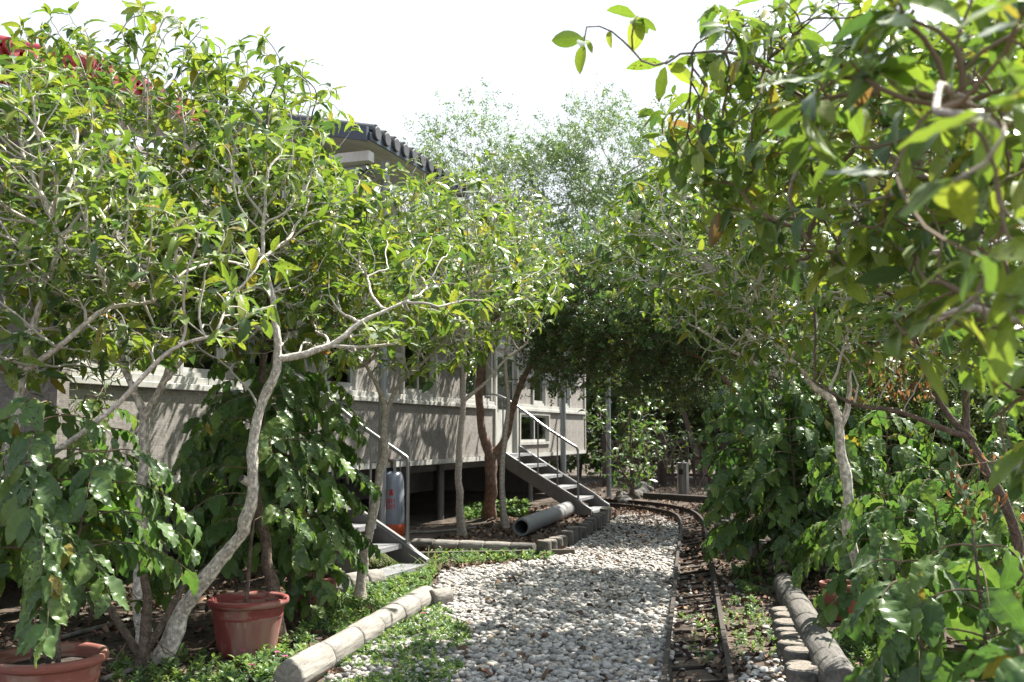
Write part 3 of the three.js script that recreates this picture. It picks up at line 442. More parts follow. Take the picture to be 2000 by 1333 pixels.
// ---------------------------------------------------------------- stairs
function stairs(label, x0, x1, zBottom, railX, posts) {
  const s = group('metal_stairs', label, 'stairs', toWorld(x0, 0, zBottom), TURN, 'metal stairs up to the cabin'), w = x1 - x0, n = 6, rise = 0.2, run = 0.31; // local: x across, z towards the path, origin at the foot
  const part = (nm, g, m, p = s) => mesh(nm, metric(g), m, p);
  const zTop = -n * run + 0.02, yTop = 0.1 + (n - 1) * rise;
  for (const x of [0, w - 0.05]) { const sh = new THREE.Shape([[0.02, 0.03], [0.02, 0.12], [0.3, 0.34], [-zTop, yTop + 0.13], [-zTop, yTop - 0.14], [0.24, 0.03]].map(([a, c]) => new THREE.Vector2(a, c))); const g = new THREE.ExtrudeGeometry(sh, { depth: 0.05, bevelEnabled: true, bevelSize: 0.004, bevelThickness: 0.004, bevelSegments: 1 }); g.rotateY(Math.PI / 2); g.translate(x, 0, 0); mesh('stringer', g, M.paint, s);
    const c = new THREE.Shape([[0.02, 0.0], [0.02, 0.012], [-zTop, yTop + 0.01 + 0.012], [-zTop, yTop + 0.01]].map(([a, q]) => new THREE.Vector2(a, q + 0.125))); const h = new THREE.ExtrudeGeometry(c, { depth: 0.075, bevelEnabled: false }); h.rotateY(Math.PI / 2); h.translate(x - 0.012, 0.006, 0); mesh('stringer_cap', h, M.galv, s); }
  for (let i = 0; i < n; i++) { const y = 0.1 + i * rise, z = -i * run; part('tread', mergeGeometries([span(0.058, w - 0.058, y - 0.006, y, z - 0.3, z), span(0.058, w - 0.058, y - 0.05, y - 0.007, z - 0.008, z), span(0.058, w - 0.058, y - 0.05, y - 0.007, z - 0.3, z - 0.292)]), M.plate); }
  const rx = railX ? w - 0.025 : 0.025, top = [V(rx, yTop + 1.08, zTop + 0.05), V(rx, 1.22, -0.3)];
  const line = (z) => lerp(top[1].y, top[0].y, (z - top[1].z) / (top[0].z - top[1].z)), foot = (z) => 0.13 + (-z) / run * rise * 0.92;
  const rail = mesh('handrail', tube(smoothLine([V(rx, yTop + 1.08, zTop - 0.3), top[0], V(rx, line(-0.8), -0.8), V(rx, 1.26, -0.34)], [0.023, 0.023, 0.023, 0.023], 6)[0].concat([V(rx, 1.225, -0.285), V(rx, 1.17, -0.265)]), Array(21).fill(0.023), 14), M.steel, s);
  posts.forEach((z, i) => mesh('baluster', tube([V(rx, foot(z) - 0.01, z), V(rx, i ? line(z) : 1.175, z)], [i ? 0.014 : 0.021, i ? 0.014 : 0.021], 12), M.steel, s));
  posts.forEach((z) => mesh('post_flange', new THREE.CylinderGeometry(0.034, 0.036, 0.014, 14).translate(rx, foot(z) + 0.012, z), M.galv, s));
  return s;
}
stairs('metal stairs beside the gas cylinder, nearer flight', -9.5, -8.2, 2.2, 1, [-0.265, -0.72, -1.2, -1.65]);
stairs('metal stairs behind the lying pipe, farther flight', -0.85, 0.48, 2.0, 0, [-0.265, -0.65, -1.02, -1.38, -1.7]);
// ---------------------------------------------------------------- posts
for (const [p, h, label] of [[toWorld(-6.75, 0, 0.86), 5.0, 'grey steel post rising beside the nearer stairs'], [toWorld(1.35, 0, 0.8), 3.7, 'grey steel post at the farther stairs handrail'], [toWorld(4.6, 0, 0.92), 3.7, 'grey steel post beyond the farther stairs']]) {
  const g = group('steel_post', label, 'post', p, TURN, 'steel posts under the eaves'); mesh('pole', new THREE.CylinderGeometry(0.056, 0.056, h, 20).translate(0, h / 2, 0), M.galv, g); mesh('base_plate', span(-0.11, 0.11, 0.002, 0.014, -0.11, 0.11, 0.004), M.galv, g); mesh('collar', new THREE.CylinderGeometry(0.062, 0.062, 0.06, 20).translate(0, 1.55, 0), M.galv, g);
  mesh('bracket', span(-0.03, 0.03, h - 0.14, h - 0.03, -0.8, 0.0), M.galv, g);
}
// ---------------------------------------------------------------- gas cylinder
{
  const g = group('gas_cylinder', 'grey gas cylinder with red lettering and orange foot', 'gas cylinder', V(-1.761,0,-14.768), -0.1), prof = [[0.0, 0.14], [0.16, 0.14], [0.183, 0.17], [0.178, 0.5], [0.168, 0.78], [0.16, 0.85], [0.135, 0.905], [0.08, 0.93], [0.0, 0.935]];
  const lathe = (pr, seg = 36) => new THREE.LatheGeometry(pr.map(([r, y]) => new THREE.Vector2(r, y)), seg);
  mesh('body', lathe(prof), std({ color: rgb(0.36, 0.4, 0.5), map: grime, roughness: 0.4, metalness: 0.2 }), g);
  mesh('foot_ring', lathe([[0.17, 0.0], [0.186, 0.02], [0.19, 0.1], [0.186, 0.168], [0.176, 0.168], [0.176, 0.0]]), std({ color: rgb(0.6, 0.1, 0.03), map: grime, roughness: 0.5 }), g);
  mesh('neck', lathe([[0.045, 0.93], [0.04, 0.98], [0.03, 0.985], [0, 0.985]]), M.dark, g); const v = mesh('valve', lathe([[0.028, 0.985], [0.028, 1.06], [0.05, 1.065], [0.05, 1.09], [0, 1.09]]), std({ color: rgb(0.35, 0.24, 0.1), roughness: 0.35, metalness: 0.8 }), g); void v;
  mesh('valve_hand_wheel', new THREE.TorusGeometry(0.04, 0.01, 8, 18).rotateX(Math.PI / 2).translate(0, 1.1, 0), std({ color: rgb(0.5, 0.05, 0.03), roughness: 0.5 }), g);
  for (const a of [0.5, 2.1, 3.7, 5.3]) mesh('handle_strut', span(-0.022, 0.022, 0.89, 1.1, 0.112, 0.122).rotateY(a), M.galv, g);
  mesh('handle_ring', new THREE.TorusGeometry(0.117, 0.011, 8, 30).rotateX(Math.PI / 2).translate(0, 1.1, 0), M.galv, g);
  const cv = document.createElement('canvas'); cv.width = 512; cv.height = 512; const c = cv.getContext('2d'); c.clearRect(0, 0, 512, 512); c.strokeStyle = c.fillStyle = '#c8161e'; c.lineCap = 'round';
  const gao = (ox, oy, k) => { c.lineWidth = 12 * k; const l = (...p) => { c.beginPath(); p.forEach(([x, y], i) => (i ? c.lineTo(ox + x * k, oy + y * k) : c.moveTo(ox + x * k, oy + y * k))); c.stroke(); }; l([50, 2], [54, 14]); l([8, 20], [94, 18]); l([32, 32], [32, 50], [70, 50], [70, 32], [32, 32]); l([14, 104], [14, 64], [88, 64], [88, 98], [78, 102]); l([34, 76], [34, 92], [68, 92], [68, 76], [34, 76]); };
  gao(290, 30, 1.35); { const ox = 110; c.lineWidth = 15; c.beginPath(); c.moveTo(ox, 60); c.lineTo(ox + 110, 58); c.lineTo(ox + 110, 160); c.lineTo(ox + 92, 172); c.moveTo(ox + 30, 40); c.lineTo(ox + 30, 165); c.moveTo(ox + 30, 100); c.lineTo(ox + 100, 98); c.stroke(); }
  c.font = 'bold 118px sans-serif'; c.textAlign = 'right'; c.save(); c.scale(1, 1.1); c.fillText('15811', 470, 292); c.fillText('25311', 476, 398); c.restore();
  const t = new THREE.CanvasTexture(cv); t.colorSpace = THREE.SRGBColorSpace;
  const cyl = new THREE.CylinderGeometry(0.1765, 0.184, 0.36, 24, 1, true, -0.95, 1.55).translate(0, 0.52, 0);
  mesh('lettering', cyl, std({ map: t, transparent: true, roughness: 0.5, side: THREE.DoubleSide }), g);
}
// ---------------------------------------------------------------- concrete logs, stumps and pipe
const concTex = (s, k0) => tex(256, 256, (u, v) => { const k = k0 + 0.22 * (fbm(u * 6, v * 6, 6, s) - 0.5) + 0.18 * (fbm(u * 48, v * 20, 48, s + 4) - 0.5) - (hash2(Math.floor(u * 120), Math.floor(v * 120), s) > 0.97 ? 0.12 : 0); return [k, k * 0.965, k * 0.91]; });
const concBump = tex(256, 256, (u, v) => fbm(u * 24, v * 10, 24, 71, 4), false);
const conc = [std({ map: concTex(3, 0.53), bumpMap: concBump, bumpScale: 0.006, roughness: 0.92 }), std({ map: concTex(13, 0.5), bumpMap: concBump, bumpScale: 0.006, roughness: 0.92 }), std({ map: concTex(23, 0.36), bumpMap: concBump, bumpScale: 0.006, roughness: 0.92 })];
const stumpTop = std({ map: tex(256, 256, (u, v) => { const r = Math.hypot(u - 0.5, v - 0.5) * 2, k = 0.46 + 0.06 * Math.sin(r * 38 + 4 * fbm(u * 4, v * 4, 4, 2)) + 0.2 * (fbm(u * 12, v * 12, 12, 3) - 0.5); return [k, k * 0.94, k * 0.86]; }), bumpMap: concBump, bumpScale: 0.004, roughness: 0.95 });
function ringLog(len, r, seed) { const R = rng(seed), pr = [[0, 0], [r * 0.86, 0], [r * 0.95, 0.006], [r * (0.99 + R() * 0.03), 0.03], [r * (1 + R() * 0.05), len * 0.5], [r * (0.99 + R() * 0.03), len - 0.03], [r * 0.95, len - 0.006], [r * 0.86, len], [0, len]]; const g = new THREE.LatheGeometry(pr.map(([a, y]) => new THREE.Vector2(a, y)), 22); const p = g.attributes.position; for (let i = 0; i < p.count; i++) { const a = Math.atan2(p.getZ(i), p.getX(i)), k = 1 + 0.03 * Math.sin(a * 3 + seed) + 0.018 * Math.sin(a * 7 + seed * 2); p.setX(i, p.getX(i) * k); p.setZ(i, p.getZ(i) * k); } g.computeVertexNormals(); return g; }
function logLine(label, a, c, r, n, mats, seed) { // a row of short log pieces lying end to end
  const R = rng(seed), d = V(0, 0, 0).subVectors(c, a), L = d.length(), g = group('log_edging', label, 'log edging', a, Math.atan2(-d.z, d.x)); let x = 0; const cuts = []; for (let i = 0; i < n; i++) cuts.push(0.8 + R() * 0.4); const tot = cuts.reduce((p, q) => p + q);
  cuts.forEach((k, i) => { const len = k / tot * L, m = mesh('log_piece', ringLog(len - 0.008, r * (0.96 + R() * 0.08), seed + i), mats[Math.floor(R() * mats.length)], g); m.rotation.set(0, 0, -Math.PI / 2); m.position.set(x, r * 0.82, (R() - 0.5) * 0.012); m.rotation.y = 0; x += len; });
  return g;
}
logLine('pale concrete log edging between weeds and white gravel', V(-1.307,0,-5.938), V(-0.733,0,-8.864), 0.095, 6, [conc[0], conc[1]], 5);
{ const g = group('log_stub', 'short sawn log stub at the end of the pale log edging', 'log', V(-0.716,0,-8.661), 0.75); const m = mesh('log_body', ringLog(0.2, 0.085, 44), conc[1], g); m.rotation.z = -Math.PI / 2; m.position.set(0.02, 0.075, 0); const t = mesh('sawn_face', new THREE.CircleGeometry(0.073, 22).rotateY(Math.PI / 2), stumpTop, g); t.position.set(0.2225, 0.075, 0); }
logLine('grey concrete log edging below the farther stairs bed', V(-1.265,0,-12.868), V(0.286,0,-12.289), 0.085, 5, [conc[1], conc[2]], 15);
logLine('grey log edging beside the near stairs foot', V(-1.689,0,-9.298), V(-1.283,0,-9.843), 0.1, 3, [conc[0], conc[1]], 18);
logLine('dark concrete log edging along the coffee shrubs', V(1.852,0,-5.718), V(2.56,0,-9.533), 0.105, 7, [conc[2]], 25);
tag(mesh('timber_board', metric(span(-1.05, 1.05, 0.0, 0.09, -0.03, 0.03, 0.008)).rotateY(0.16).translate(0.0, 0, -12.1), std({ color: rgb(0.13, 0.11, 0.09), map: grime, roughness: 0.95 })), 'dark board standing on edge below the grey log edging', 'board').position.set(-0.28, 0.0, 0.02);
function stumps(label, list, r, h, mats, seed) { const R = rng(seed), g = group('stump_edging', label, 'stump edging', list[0]); for (const p of list) { const hh = h * (0.82 + R() * 0.36), rr = r * (0.88 + R() * 0.24), q = p.clone().sub(list[0]); const m = mesh('stump', ringLog(hh + 0.06, rr, seed + q.x * 10), mats[Math.floor(R() * mats.length)], g); m.position.set(q.x, -0.06, q.z); m.rotation.set((R() - 0.5) * 0.08, R() * 6, (R() - 0.5) * 0.08); const t = mesh('end_grain', new THREE.CircleGeometry(rr * 0.84, 18).rotateX(-Math.PI / 2), stumpTop, m); t.position.y = hh + 0.0625; } return g; }
const between = (a, c, n, bow = 0) => Array.from({ length: n }, (_, i) => a.clone().lerp(c, n > 1 ? i / (n - 1) : 0).add(V(bow * Math.sin(Math.PI * i / (n - 1)), 0, 0)));
stumps('row of dark upright stumps beside the lying pipe', between(V(0.381,0,-12.14), V(1.602,0,-17.135), 18, 0.08), 0.085, 0.2, [conc[2]], 33);
stumps('flat round stumps beside the dark log edging', between(V(1.723,0,-6.019), V(2.178,0,-8.085), 9), 0.11, 0.1, [conc[2]], 43);
stumps('upright stumps edging the bed across the rails', between(V(2.803,0,-13.324), V(2.954,0,-11.669), 7), 0.09, 0.26, [conc[1], conc[2]], 53);
stumps('far stumps along the bend in the rails', between(V(3.42,0,-16.033), V(2.834,0,-13.565), 4), 0.09, 0.26, [conc[2]], 57);
{ const a = V(0.132,0,-14.482), c = V(1.192,0,-18.749), d = c.clone().sub(a), L = d.length(), g = group('concrete_pipe', 'grey hollow pipe lying beside the stump row', 'pipe', a, Math.atan2(-d.z, d.x)); const m = mesh('pipe_wall', new THREE.LatheGeometry([[0.1, 0], [0.125, 0], [0.13, 0.01], [0.128, L], [0.1, L], [0.1, 0]].map(([r, y]) => new THREE.Vector2(r, y)), 30), std({ color: rgb(0.27, 0.27, 0.28), map: grime, roughness: 0.7 }), g); m.rotation.z = -Math.PI / 2; m.position.y = 0.14; }
for (const [pts, label] of [[[V(-3.303,0,-7.223), V(-3.167,0,-7.678), V(-3.021,0,-8.107)], 'grey hose lying on litter behind the near pot'], [[V(-2.459,0,-6.139), V(-2.388,0,-6.355), V(-2.277,0,-6.489)], 'pale stick lying at the foot of the leaning tree'], [[V(-1.695,0,-14.841), V(-1.147,0,-15.065), V(-0.558,0,-15.696)], 'thin grey pipe on the ground behind the near stairs'], [[V(-1.93,0,-9.327), V(-1.674,0,-9.473), V(-1.444,0,-9.533)], 'pale cane lying by the near stairs foot']]) { const base = pts[0].clone(); const m = tag(mesh('ground_pipe', tube(smoothLine(pts.map((p) => p.clone().sub(base).add(V(0, 0.022, 0))), [0.017, 0.017, 0.017], 6)[0], Array(13).fill(0.017), 10), conc[1]), label, 'pipe'); m.position.copy(base); }
// ---------------------------------------------------------------- narrow-gauge track
{
  const L = [V(0.717,0,-4.998), V(0.926,0,-6.164), V(1.149,0,-7.398), V(1.474,0,-9.186), V(1.914,0,-11.669), V(2.367,0,-14.141), V(2.746,0,-16.384), V(2.848,0,-17.959), V(2.607,0,-18.988), V(2.174,0,-19.873), V(1.558,0,-20.418)];
  const Rr = [V(1.103,0,-4.998), V(1.312,0,-6.164), V(1.532,0,-7.398), V(1.854,0,-9.186), V(2.304,0,-11.669), V(2.726,0,-14.141), V(3.13,0,-16.566), V(3.268,0,-18.632), V(2.972,0,-20.142), V(2.404,0,-20.993), V(1.746,0,-21.446)];
  const g = group('narrow_track', 'rusty narrow-gauge rails curving past the farther stairs', 'track', V(0, 0, 0));
  for (const line of [L, Rr]) {
    const c = new THREE.CatmullRomCurve3(line, false, 'centripetal'), pts = c.getSpacedPoints(90), prof = [[-0.032, 0], [0.032, 0], [0.032, 0.008], [0.007, 0.016], [0.007, 0.04], [0.016, 0.046], [0.016, 0.06], [-0.016, 0.06], [-0.016, 0.046], [-0.007, 0.04], [-0.007, 0.016], [-0.032, 0.008]];
    const pos = [], uv = [], idx = [], n = prof.length; pts.forEach((p, i) => { const t = c.getTangentAt(i / 90), s = V(-t.z, 0, t.x).normalize(); prof.forEach(([x, y], k) => { pos.push(p.x + s.x * x, 0.006 + y * 1.45, p.z + s.z * x); uv.push(k / n, i * 0.2); }); });
    for (let i = 0; i < 90; i++) for (let k = 0; k < n; k++) { const a = i * n + k, b2 = i * n + (k + 1) % n; idx.push(a, b2, a + n, a + n, b2, b2 + n); }
    const geo = new THREE.BufferGeometry(); geo.setAttribute('position', new THREE.Float32BufferAttribute(pos, 3)); geo.setAttribute('uv', new THREE.Float32BufferAttribute(uv, 2)); geo.setIndex(idx); const fl = geo.toNonIndexed(); fl.computeVertexNormals(); const r = mesh('rail', fl, M.rail, g);
    const top = pts.map((p) => p.clone().setY(0.0685)); void top; void r;
  }
  const cl = new THREE.CatmullRomCurve3(L, false, 'centripetal'), cr = new THREE.CatmullRomCurve3(Rr, false, 'centripetal');
  for (let i = 0; i < 40; i++) { const t = 0.02 + i * 0.024, a = cl.getPointAt(t), c = cr.getPointAt(Math.min(1, t)), d = c.clone().sub(a), m = mesh('tie', metric(span(-0.02, d.length() + 0.02, 0, 0.018, -0.02, 0.02)), M.rail, g); m.position.set(a.x, 0.004, a.z); m.rotation.y = Math.atan2(-d.z, d.x); }
}
// ---------------------------------------------------------------- pots
const potTex = (s, c) => tex(256, 256, (u, v) => { const lime = clamp((fbm(u * 9, v * 5, 9, s) - 0.52) * 6, 0, 0.7) * (0.5 + 0.7 * fbm(u * 50, v * 12, 50, s + 7)) + (hash2(Math.floor(u * 90), Math.floor(v * 70), s) > 0.985 ? 0.3 : 0), k = 0.9 + 0.25 * (fbm(u * 20, v * 20, 20, s + 2) - 0.5); return c.map((x, i) => lerp(x * k, [0.62, 0.54, 0.48][i], lime)); });
const potMat = [std({ map: potTex(2, [0.56, 0.27, 0.25]), roughness: 0.85 }), std({ map: potTex(8, [0.6, 0.38, 0.33]), roughness: 0.88 }), std({ map: potTex(14, [0.52, 0.3, 0.24]), roughness: 0.8 })];
function pot(label, p, r, h, mt, soilY = 0.8) {
  const g = group('plant_pot', label, 'plant pot', p, 0, 'terracotta pots'), pr = [[0, 0], [r * 0.66, 0], [r * 0.7, 0.02], [r * 0.84, h * 0.66], [r * 0.855, h * 0.665], [r * 0.86, h * 0.7], [r * 0.85, h * 0.705], [r * 0.88, h * 0.84], [r * 0.9, h * 0.86]], pts = pr.map(([a, y]) => new THREE.Vector2(a, y));
  mesh('body', new THREE.LatheGeometry([...pts, new THREE.Vector2(r * 0.83, h * 0.86), new THREE.Vector2(r * 0.78, h * 0.6), new THREE.Vector2(0, h * 0.6)], 40), mt, g);
  mesh('rim', new THREE.LatheGeometry([[r * 0.83, h * 0.862], [r * 0.92, h * 0.865], [r * 0.985, h * 0.89], [r, h * 0.94], [r * 0.985, h * 0.985], [r * 0.93, h], [r * 0.87, h * 0.98], [r * 0.83, h * 0.93], [r * 0.83, h * 0.862]].map(([a, y]) => new THREE.Vector2(a, y)), 40), mt, g);
  mesh('soil', new THREE.CircleGeometry(r * 0.826, 24).rotateX(-Math.PI / 2).translate(0, h * soilY, 0), std({ color: rgb(0.045, 0.035, 0.028), bumpMap: soilBump, bumpScale: 0.02, roughness: 1 }), g); return g;
}
const POT = [V(-2.36, 0, -5.2), V(-1.802,0,-6.929), V(-1.665,0,-8.515), V(-1.966,0,-10.106), V(2.647,0,-8.15)];
pot('wide terracotta pot in the lower corner below large coffee leaves', POT[0], 0.285, 0.38, potMat[1], 0.82);
pot('red-brown round pot beside the leaning tree trunk', POT[1], 0.275, 0.38, potMat[0], 0.72);
pot('weathered terracotta pot behind the red-brown pot', POT[2], 0.215, 0.3, potMat[1]);
pot('small terracotta pot beside the foot of the near stairs', POT[3], 0.17, 0.3, potMat[1]);
pot('terracotta pot in shade behind the speckled tree', POT[4], 0.17, 0.3, potMat[2]);
// ---------------------------------------------------------------- far clearing: bin, fence, canister
{ const g = group('litter_bin', 'stainless steel cylindrical litter bin in the far clearing', 'bin', V(3.912,0,-22.933), 0), r = 0.135, h = 0.8;
  const sh = new THREE.CylinderGeometry(r, r, h, 40, 1, true).translate(0, h / 2, 0); mesh('drum', sh, std({ color: rgb(0.3, 0.3, 0.31), map: grime, roughness: 0.3, metalness: 0.9, side: THREE.DoubleSide }), g); mesh('top_ring', new THREE.TorusGeometry(r, 0.012, 8, 40).rotateX(Math.PI / 2).translate(0, h, 0), M.steel, g); mesh('base_ring', new THREE.CylinderGeometry(r + 0.008, r + 0.008, 0.04, 40).translate(0, 0.022, 0), M.dark, g); mesh('inner_bucket', new THREE.CylinderGeometry(r - 0.02, r - 0.02, 0.02, 30).translate(0, h - 0.12, 0), M.dark, g);
  mesh('opening', new THREE.CylinderGeometry(r + 0.004, r + 0.004, 0.13, 20, 1, true, -0.9, 0.75).translate(0, h * 0.76, 0), std({ color: rgb(0.015, 0.015, 0.015), roughness: 0.8, side: THREE.DoubleSide }), g); }
{ const g = group('canister', 'white canister with a yellow label by the shaded shrub', 'canister', V(4.466,0,-20.701), 0.4); mesh('body', new THREE.LatheGeometry([[0, 0], [0.09, 0], [0.1, 0.02], [0.1, 0.2], [0.08, 0.25], [0.035, 0.27], [0.035, 0.3], [0, 0.3]].map(([a, y]) => new THREE.Vector2(a, y)), 24), std({ color: rgb(0.7, 0.68, 0.62), roughness: 0.45 }), g).position.y = 0.02; mesh('label_sheet', new THREE.CylinderGeometry(0.102, 0.102, 0.13, 16, 1, true, -1.2, 1.2).translate(0, 0.14, 0), std({ color: rgb(0.6, 0.42, 0.03), roughness: 0.6, side: THREE.DoubleSide }), g); }
{ const a = V(2.574,0.645,-28), c = V(6.375,0.706,-26); a.y = c.y = 0; const d = c.clone().sub(a), L = d.length(), g = group('picket_fence', 'dark wooden picket fence behind the litter bin', 'fence', a, Math.atan2(-d.z, d.x)), wood = std({ color: rgb(0.07, 0.05, 0.042), map: grime, roughness: 0.9 }), R = rng(3), pk = box(0.075, 1.05, 0.02, 0, 0.62, 0), ps = box(0.14, 1.45, 0.12, 0, 0.72, -0.08);
  for (let x = 0; x < L; x += 0.2) { const m = mesh('picket', pk, wood, g); m.position.set(x, (R() - 0.5) * 0.03, 0); m.rotation.z = (R() - 0.5) * 0.03; } for (let x = 0; x < L; x += 1.7) { const m = mesh('post', ps, wood, g); m.position.x = x; } for (const y of [0.32, 0.78, 1.2]) mesh('fence_rail', span(0, L, y, y + 0.08, -0.065, -0.012), wood, g); }
{ const a = V(3.013,0,-22.758), c = V(4.465,0,-21.142), g = group('kerb_timber', 'long dark timber lying in front of the litter bin', 'timber', a, Math.atan2(-(c.z - a.z), c.x - a.x)); mesh('beam', metric(box(c.distanceTo(a), 0.14, 0.16, c.distanceTo(a) / 2, 0.07, 0, 0.012)), std({ color: rgb(0.07, 0.06, 0.055), map: grime, roughness: 0.95 }), g); }
tag(mesh('leaning_stick', tube([V(0, 0, 0), V(0.2, 0.42, -0.05), V(0.36, 0.75, -0.1)], [0.02, 0.019, 0.016], 7, 0.1), bark.dark), 'stick leaning beside the litter bin', 'stick').position.copy(V(4.742,0,-25.708));
{ const R = rng(88), g = group('rock_border', 'rough low stone border in the far clearing', 'stone border', V(2.367,0,-21.142)); for (let i = 0; i < 26; i++) { const t = i / 25, p = V(2.281,0,-21.142).lerp(V(4.859,0,-31.757), t).add(V((R() - 0.5) * 0.3, 0.02, (R() - 0.5) * 0.3)).sub(g.position), m = mesh('rock', pebbleGeo[i % 4], conc[2], g); m.position.copy(p); m.scale.set(0.14 + R() * 0.1, 0.1 + R() * 0.08, 0.13 + R() * 0.08); m.rotation.y = R() * 6; } }

// ---------------------------------------------------------------- trees over the left bed
const tr = (...a) => [a.map((q) => q[0]), a.map((q) => q[1])];
const OG = 'pale-barked broadleaf trees';
tree('osmanthus_tree', 'pale tree at the picture edge with long low limb crossing the cabin window', [
  tr([V(-2.93,0,-5.484), .06], [V(-2.809,0.672,-5.4), .05], [V(-2.744,1.144,-5.4), .042], [V(-2.705,1.486,-5.4), .036], [V(-2.689,1.821,-5.45), .03], [V(-2.648,2.138,-5.5), .022], [V(-2.528,2.542,-5.5), .016]),
  tr([V(-2.744,1.144,-5.4), .026], [V(-2.568,1.31,-5.35), .02], [V(-2.228,1.535,-5.3), .018], [V(-2.011,1.715,-5.25), .016], [V(-1.777,1.936,-5.2), .013], [V(-1.559,2.009,-5.2), .009]),
  tr([V(-2.689,1.821,-5.45), .022], [V(-2.481,1.958,-5.4), .018], [V(-2.224,2.166,-5.4), .015], [V(-1.96,2.211,-5.4), .011]),
], [[...[-2.803,2.821,-5.7,0.44,0.645,0.8], 300], [...[-1.917,2.426,-5.5,0.594,0.255,0.6], 230], [...[-2.709,2.07,-5.4,0.25,0.361,0.5], 70], [...[-1.534,2.103,-5.2,0.241,0.134,0.35], 60], [...[-2.34,2.709,-5.6,0.432,0.346,0.6], 160], [...[-2.559,2.325,-5.6,0.403,0.259,0.6], 130], [...[-2.753,2.409,-5.4,0.222,0.333,0.5], 70], [...[-2.581,1.91,-5.5,0.311,0.17,0.4], 50], [...[-2.159,1.995,-5.5,0.424,0.141,0.4], 40], [...[-2.881,3.499,-5.8,0.298,0.179,0.4], 26]], { seed: 101, bark: bark.pale, group: OG, kill: .15, leaf: .128 });
tree('osmanthus_tree', 'straight speckled trunk forking in a vee before the cabin windows', [
  tr([V(-2.571,0,-7.139), .055], [V(-2.6,0.517,-7.1), .048], [V(-2.618,0.943,-7.1), .044], [V(-2.613,1.337,-7.1), .04], [V(-2.611,1.609,-7.1), .036], [V(-2.741,1.864,-7.1), .026], [V(-2.896,2.162,-7.15), .02], [V(-3.028,2.561,-7.2), .015]),
  tr([V(-2.611,1.609,-7.1), .03], [V(-2.443,1.859,-7), .026], [V(-2.414,2.094,-7), .024], [V(-2.424,2.531,-7), .018], [V(-2.485,3.033,-7.1), .012]),
  tr([V(-2.733,1.864,-7.1), .022], [V(-2.792,2.065,-7.1), .019], [V(-2.839,2.361,-7.1), .015]),
  tr([V(-2.442,1.848,-7), .02], [V(-2.311,2.021,-7), .016], [V(-2.153,2.203,-7), .012]),
], [[...[-2.981,3.411,-7.1,0.694,0.84,1], 330], [...[-2.625,4.056,-7.3,0.413,0.488,0.7], 130], [...[-3.484,4.131,-7.4,0.495,0.419,0.6], 85], [...[-2.714,4.536,-7.4,0.19,0.228,0.3], 25], [...[-2.114,2.752,-7,0.396,0.468,0.7], 120], [...[-2.58,2.546,-7.1,0.621,0.329,0.8], 200], [...[-3.297,2.576,-7.3,0.488,0.338,0.7], 100], [...[-2.677,2.166,-7,0.648,0.216,0.6], 60], [...[-2.543,3.787,-7.2,0.407,0.259,0.6], 60]], { seed: 102, bark: bark.pale, group: OG, leaf: .128 });
const leaning = tree('osmanthus_tree', 'bent leaning tree rising beside the red-brown pot', [
  tr([V(-2.284,0,-6.601), .075], [V(-2.123,0.373,-6.6), .058], [V(-1.923,0.642,-6.55), .05], [V(-1.761,0.827,-6.5), .045], [V(-1.671,1.042,-6.45), .044], [V(-1.668,1.321,-6.4), .036], [V(-1.603,1.647,-6.4), .034], [V(-1.502,1.977,-6.4), .032], [V(-1.541,2.242,-6.4), .024], [V(-1.591,2.577,-6.4), .016]),
  tr([V(-1.502,1.97,-6.4), .028], [V(-1.321,2.01,-6.4), .025], [V(-1.149,2.087,-6.45), .023], [V(-0.992,2.22,-6.5), .018], [V(-0.719,2.369,-6.6), .011]),
  tr([V(-1.199,2.064,-6.45), .014], [V(-0.991,2.049,-6.4), .011], [V(-0.76,2.069,-6.4), .008]),
], [[...[-1.936,2.937,-7,0.756,0.612,0.7], 330], [...[-1.169,2.684,-7.5,0.733,0.386,0.7], 170], [...[-1.593,3.241,-6.6,0.373,0.373,0.6], 90], [...[-0.794,2.109,-6.4,0.198,0.099,0.2], 22], [...[-1.57,2.229,-6.9,0.39,0.213,0.3], 60], [...[-1.459,2.552,-7.4,0.761,0.266,0.6], 110], [...[-2.002,2.372,-6.9,0.426,0.213,0.4], 90], [...[-0.501,2.408,-6.9,0.319,0.177,0.4], 60], [...[-1.394,2.176,-7.1,0.621,0.183,0.4], 50], [...[-2.029,2.05,-6.9,0.39,0.177,0.3], 36]], { seed: 103, bark: bark.pale, group: OG, leaf: .128 });
{ const k = V(-1.683,1.177,-6.42).sub(leaning.position), st = mesh('cut_stub', ringLog(0.075, 0.026, 71).rotateX(1.1).rotateY(-0.5), bark.pale, leaning); st.position.copy(k); const f = mesh('cut_face', new THREE.CircleGeometry(0.022, 14).rotateX(-Math.PI / 2).translate(0, 0.0765, 0).rotateX(1.1).rotateY(-0.5), bark.dark, leaning); f.position.copy(k); }
tree('osmanthus_tree', 'dark speckled trunk behind the red-brown pot', [
  tr([V(-1.659,0,-7.258), .06], [V(-1.723,0.416,-7.3), .05], [V(-1.809,0.817,-7.3), .045], [V(-1.869,1.148,-7.3), .04], [V(-1.868,1.669,-7.35), .034], [V(-1.837,2.281,-7.4), .026], [V(-1.818,2.921,-7.5), .016]),
], [[...[-1.838,3.668,-7.6,0.586,0.665,0.9], 260], [...[-2.25,4.161,-7.6,0.274,0.313,0.5], 45], [...[-1.625,4.029,-7.7,0.178,0.297,0.3], 35], [...[-1.468,3.06,-7.6,0.391,0.313,0.7], 90], [...[-1.764,2.877,-7.7,0.753,0.475,0.9], 260], [...[-1.707,2.292,-7.5,0.617,0.27,0.6], 70]], { seed: 104, bark: bark.dark, group: OG, leaf: .128 });
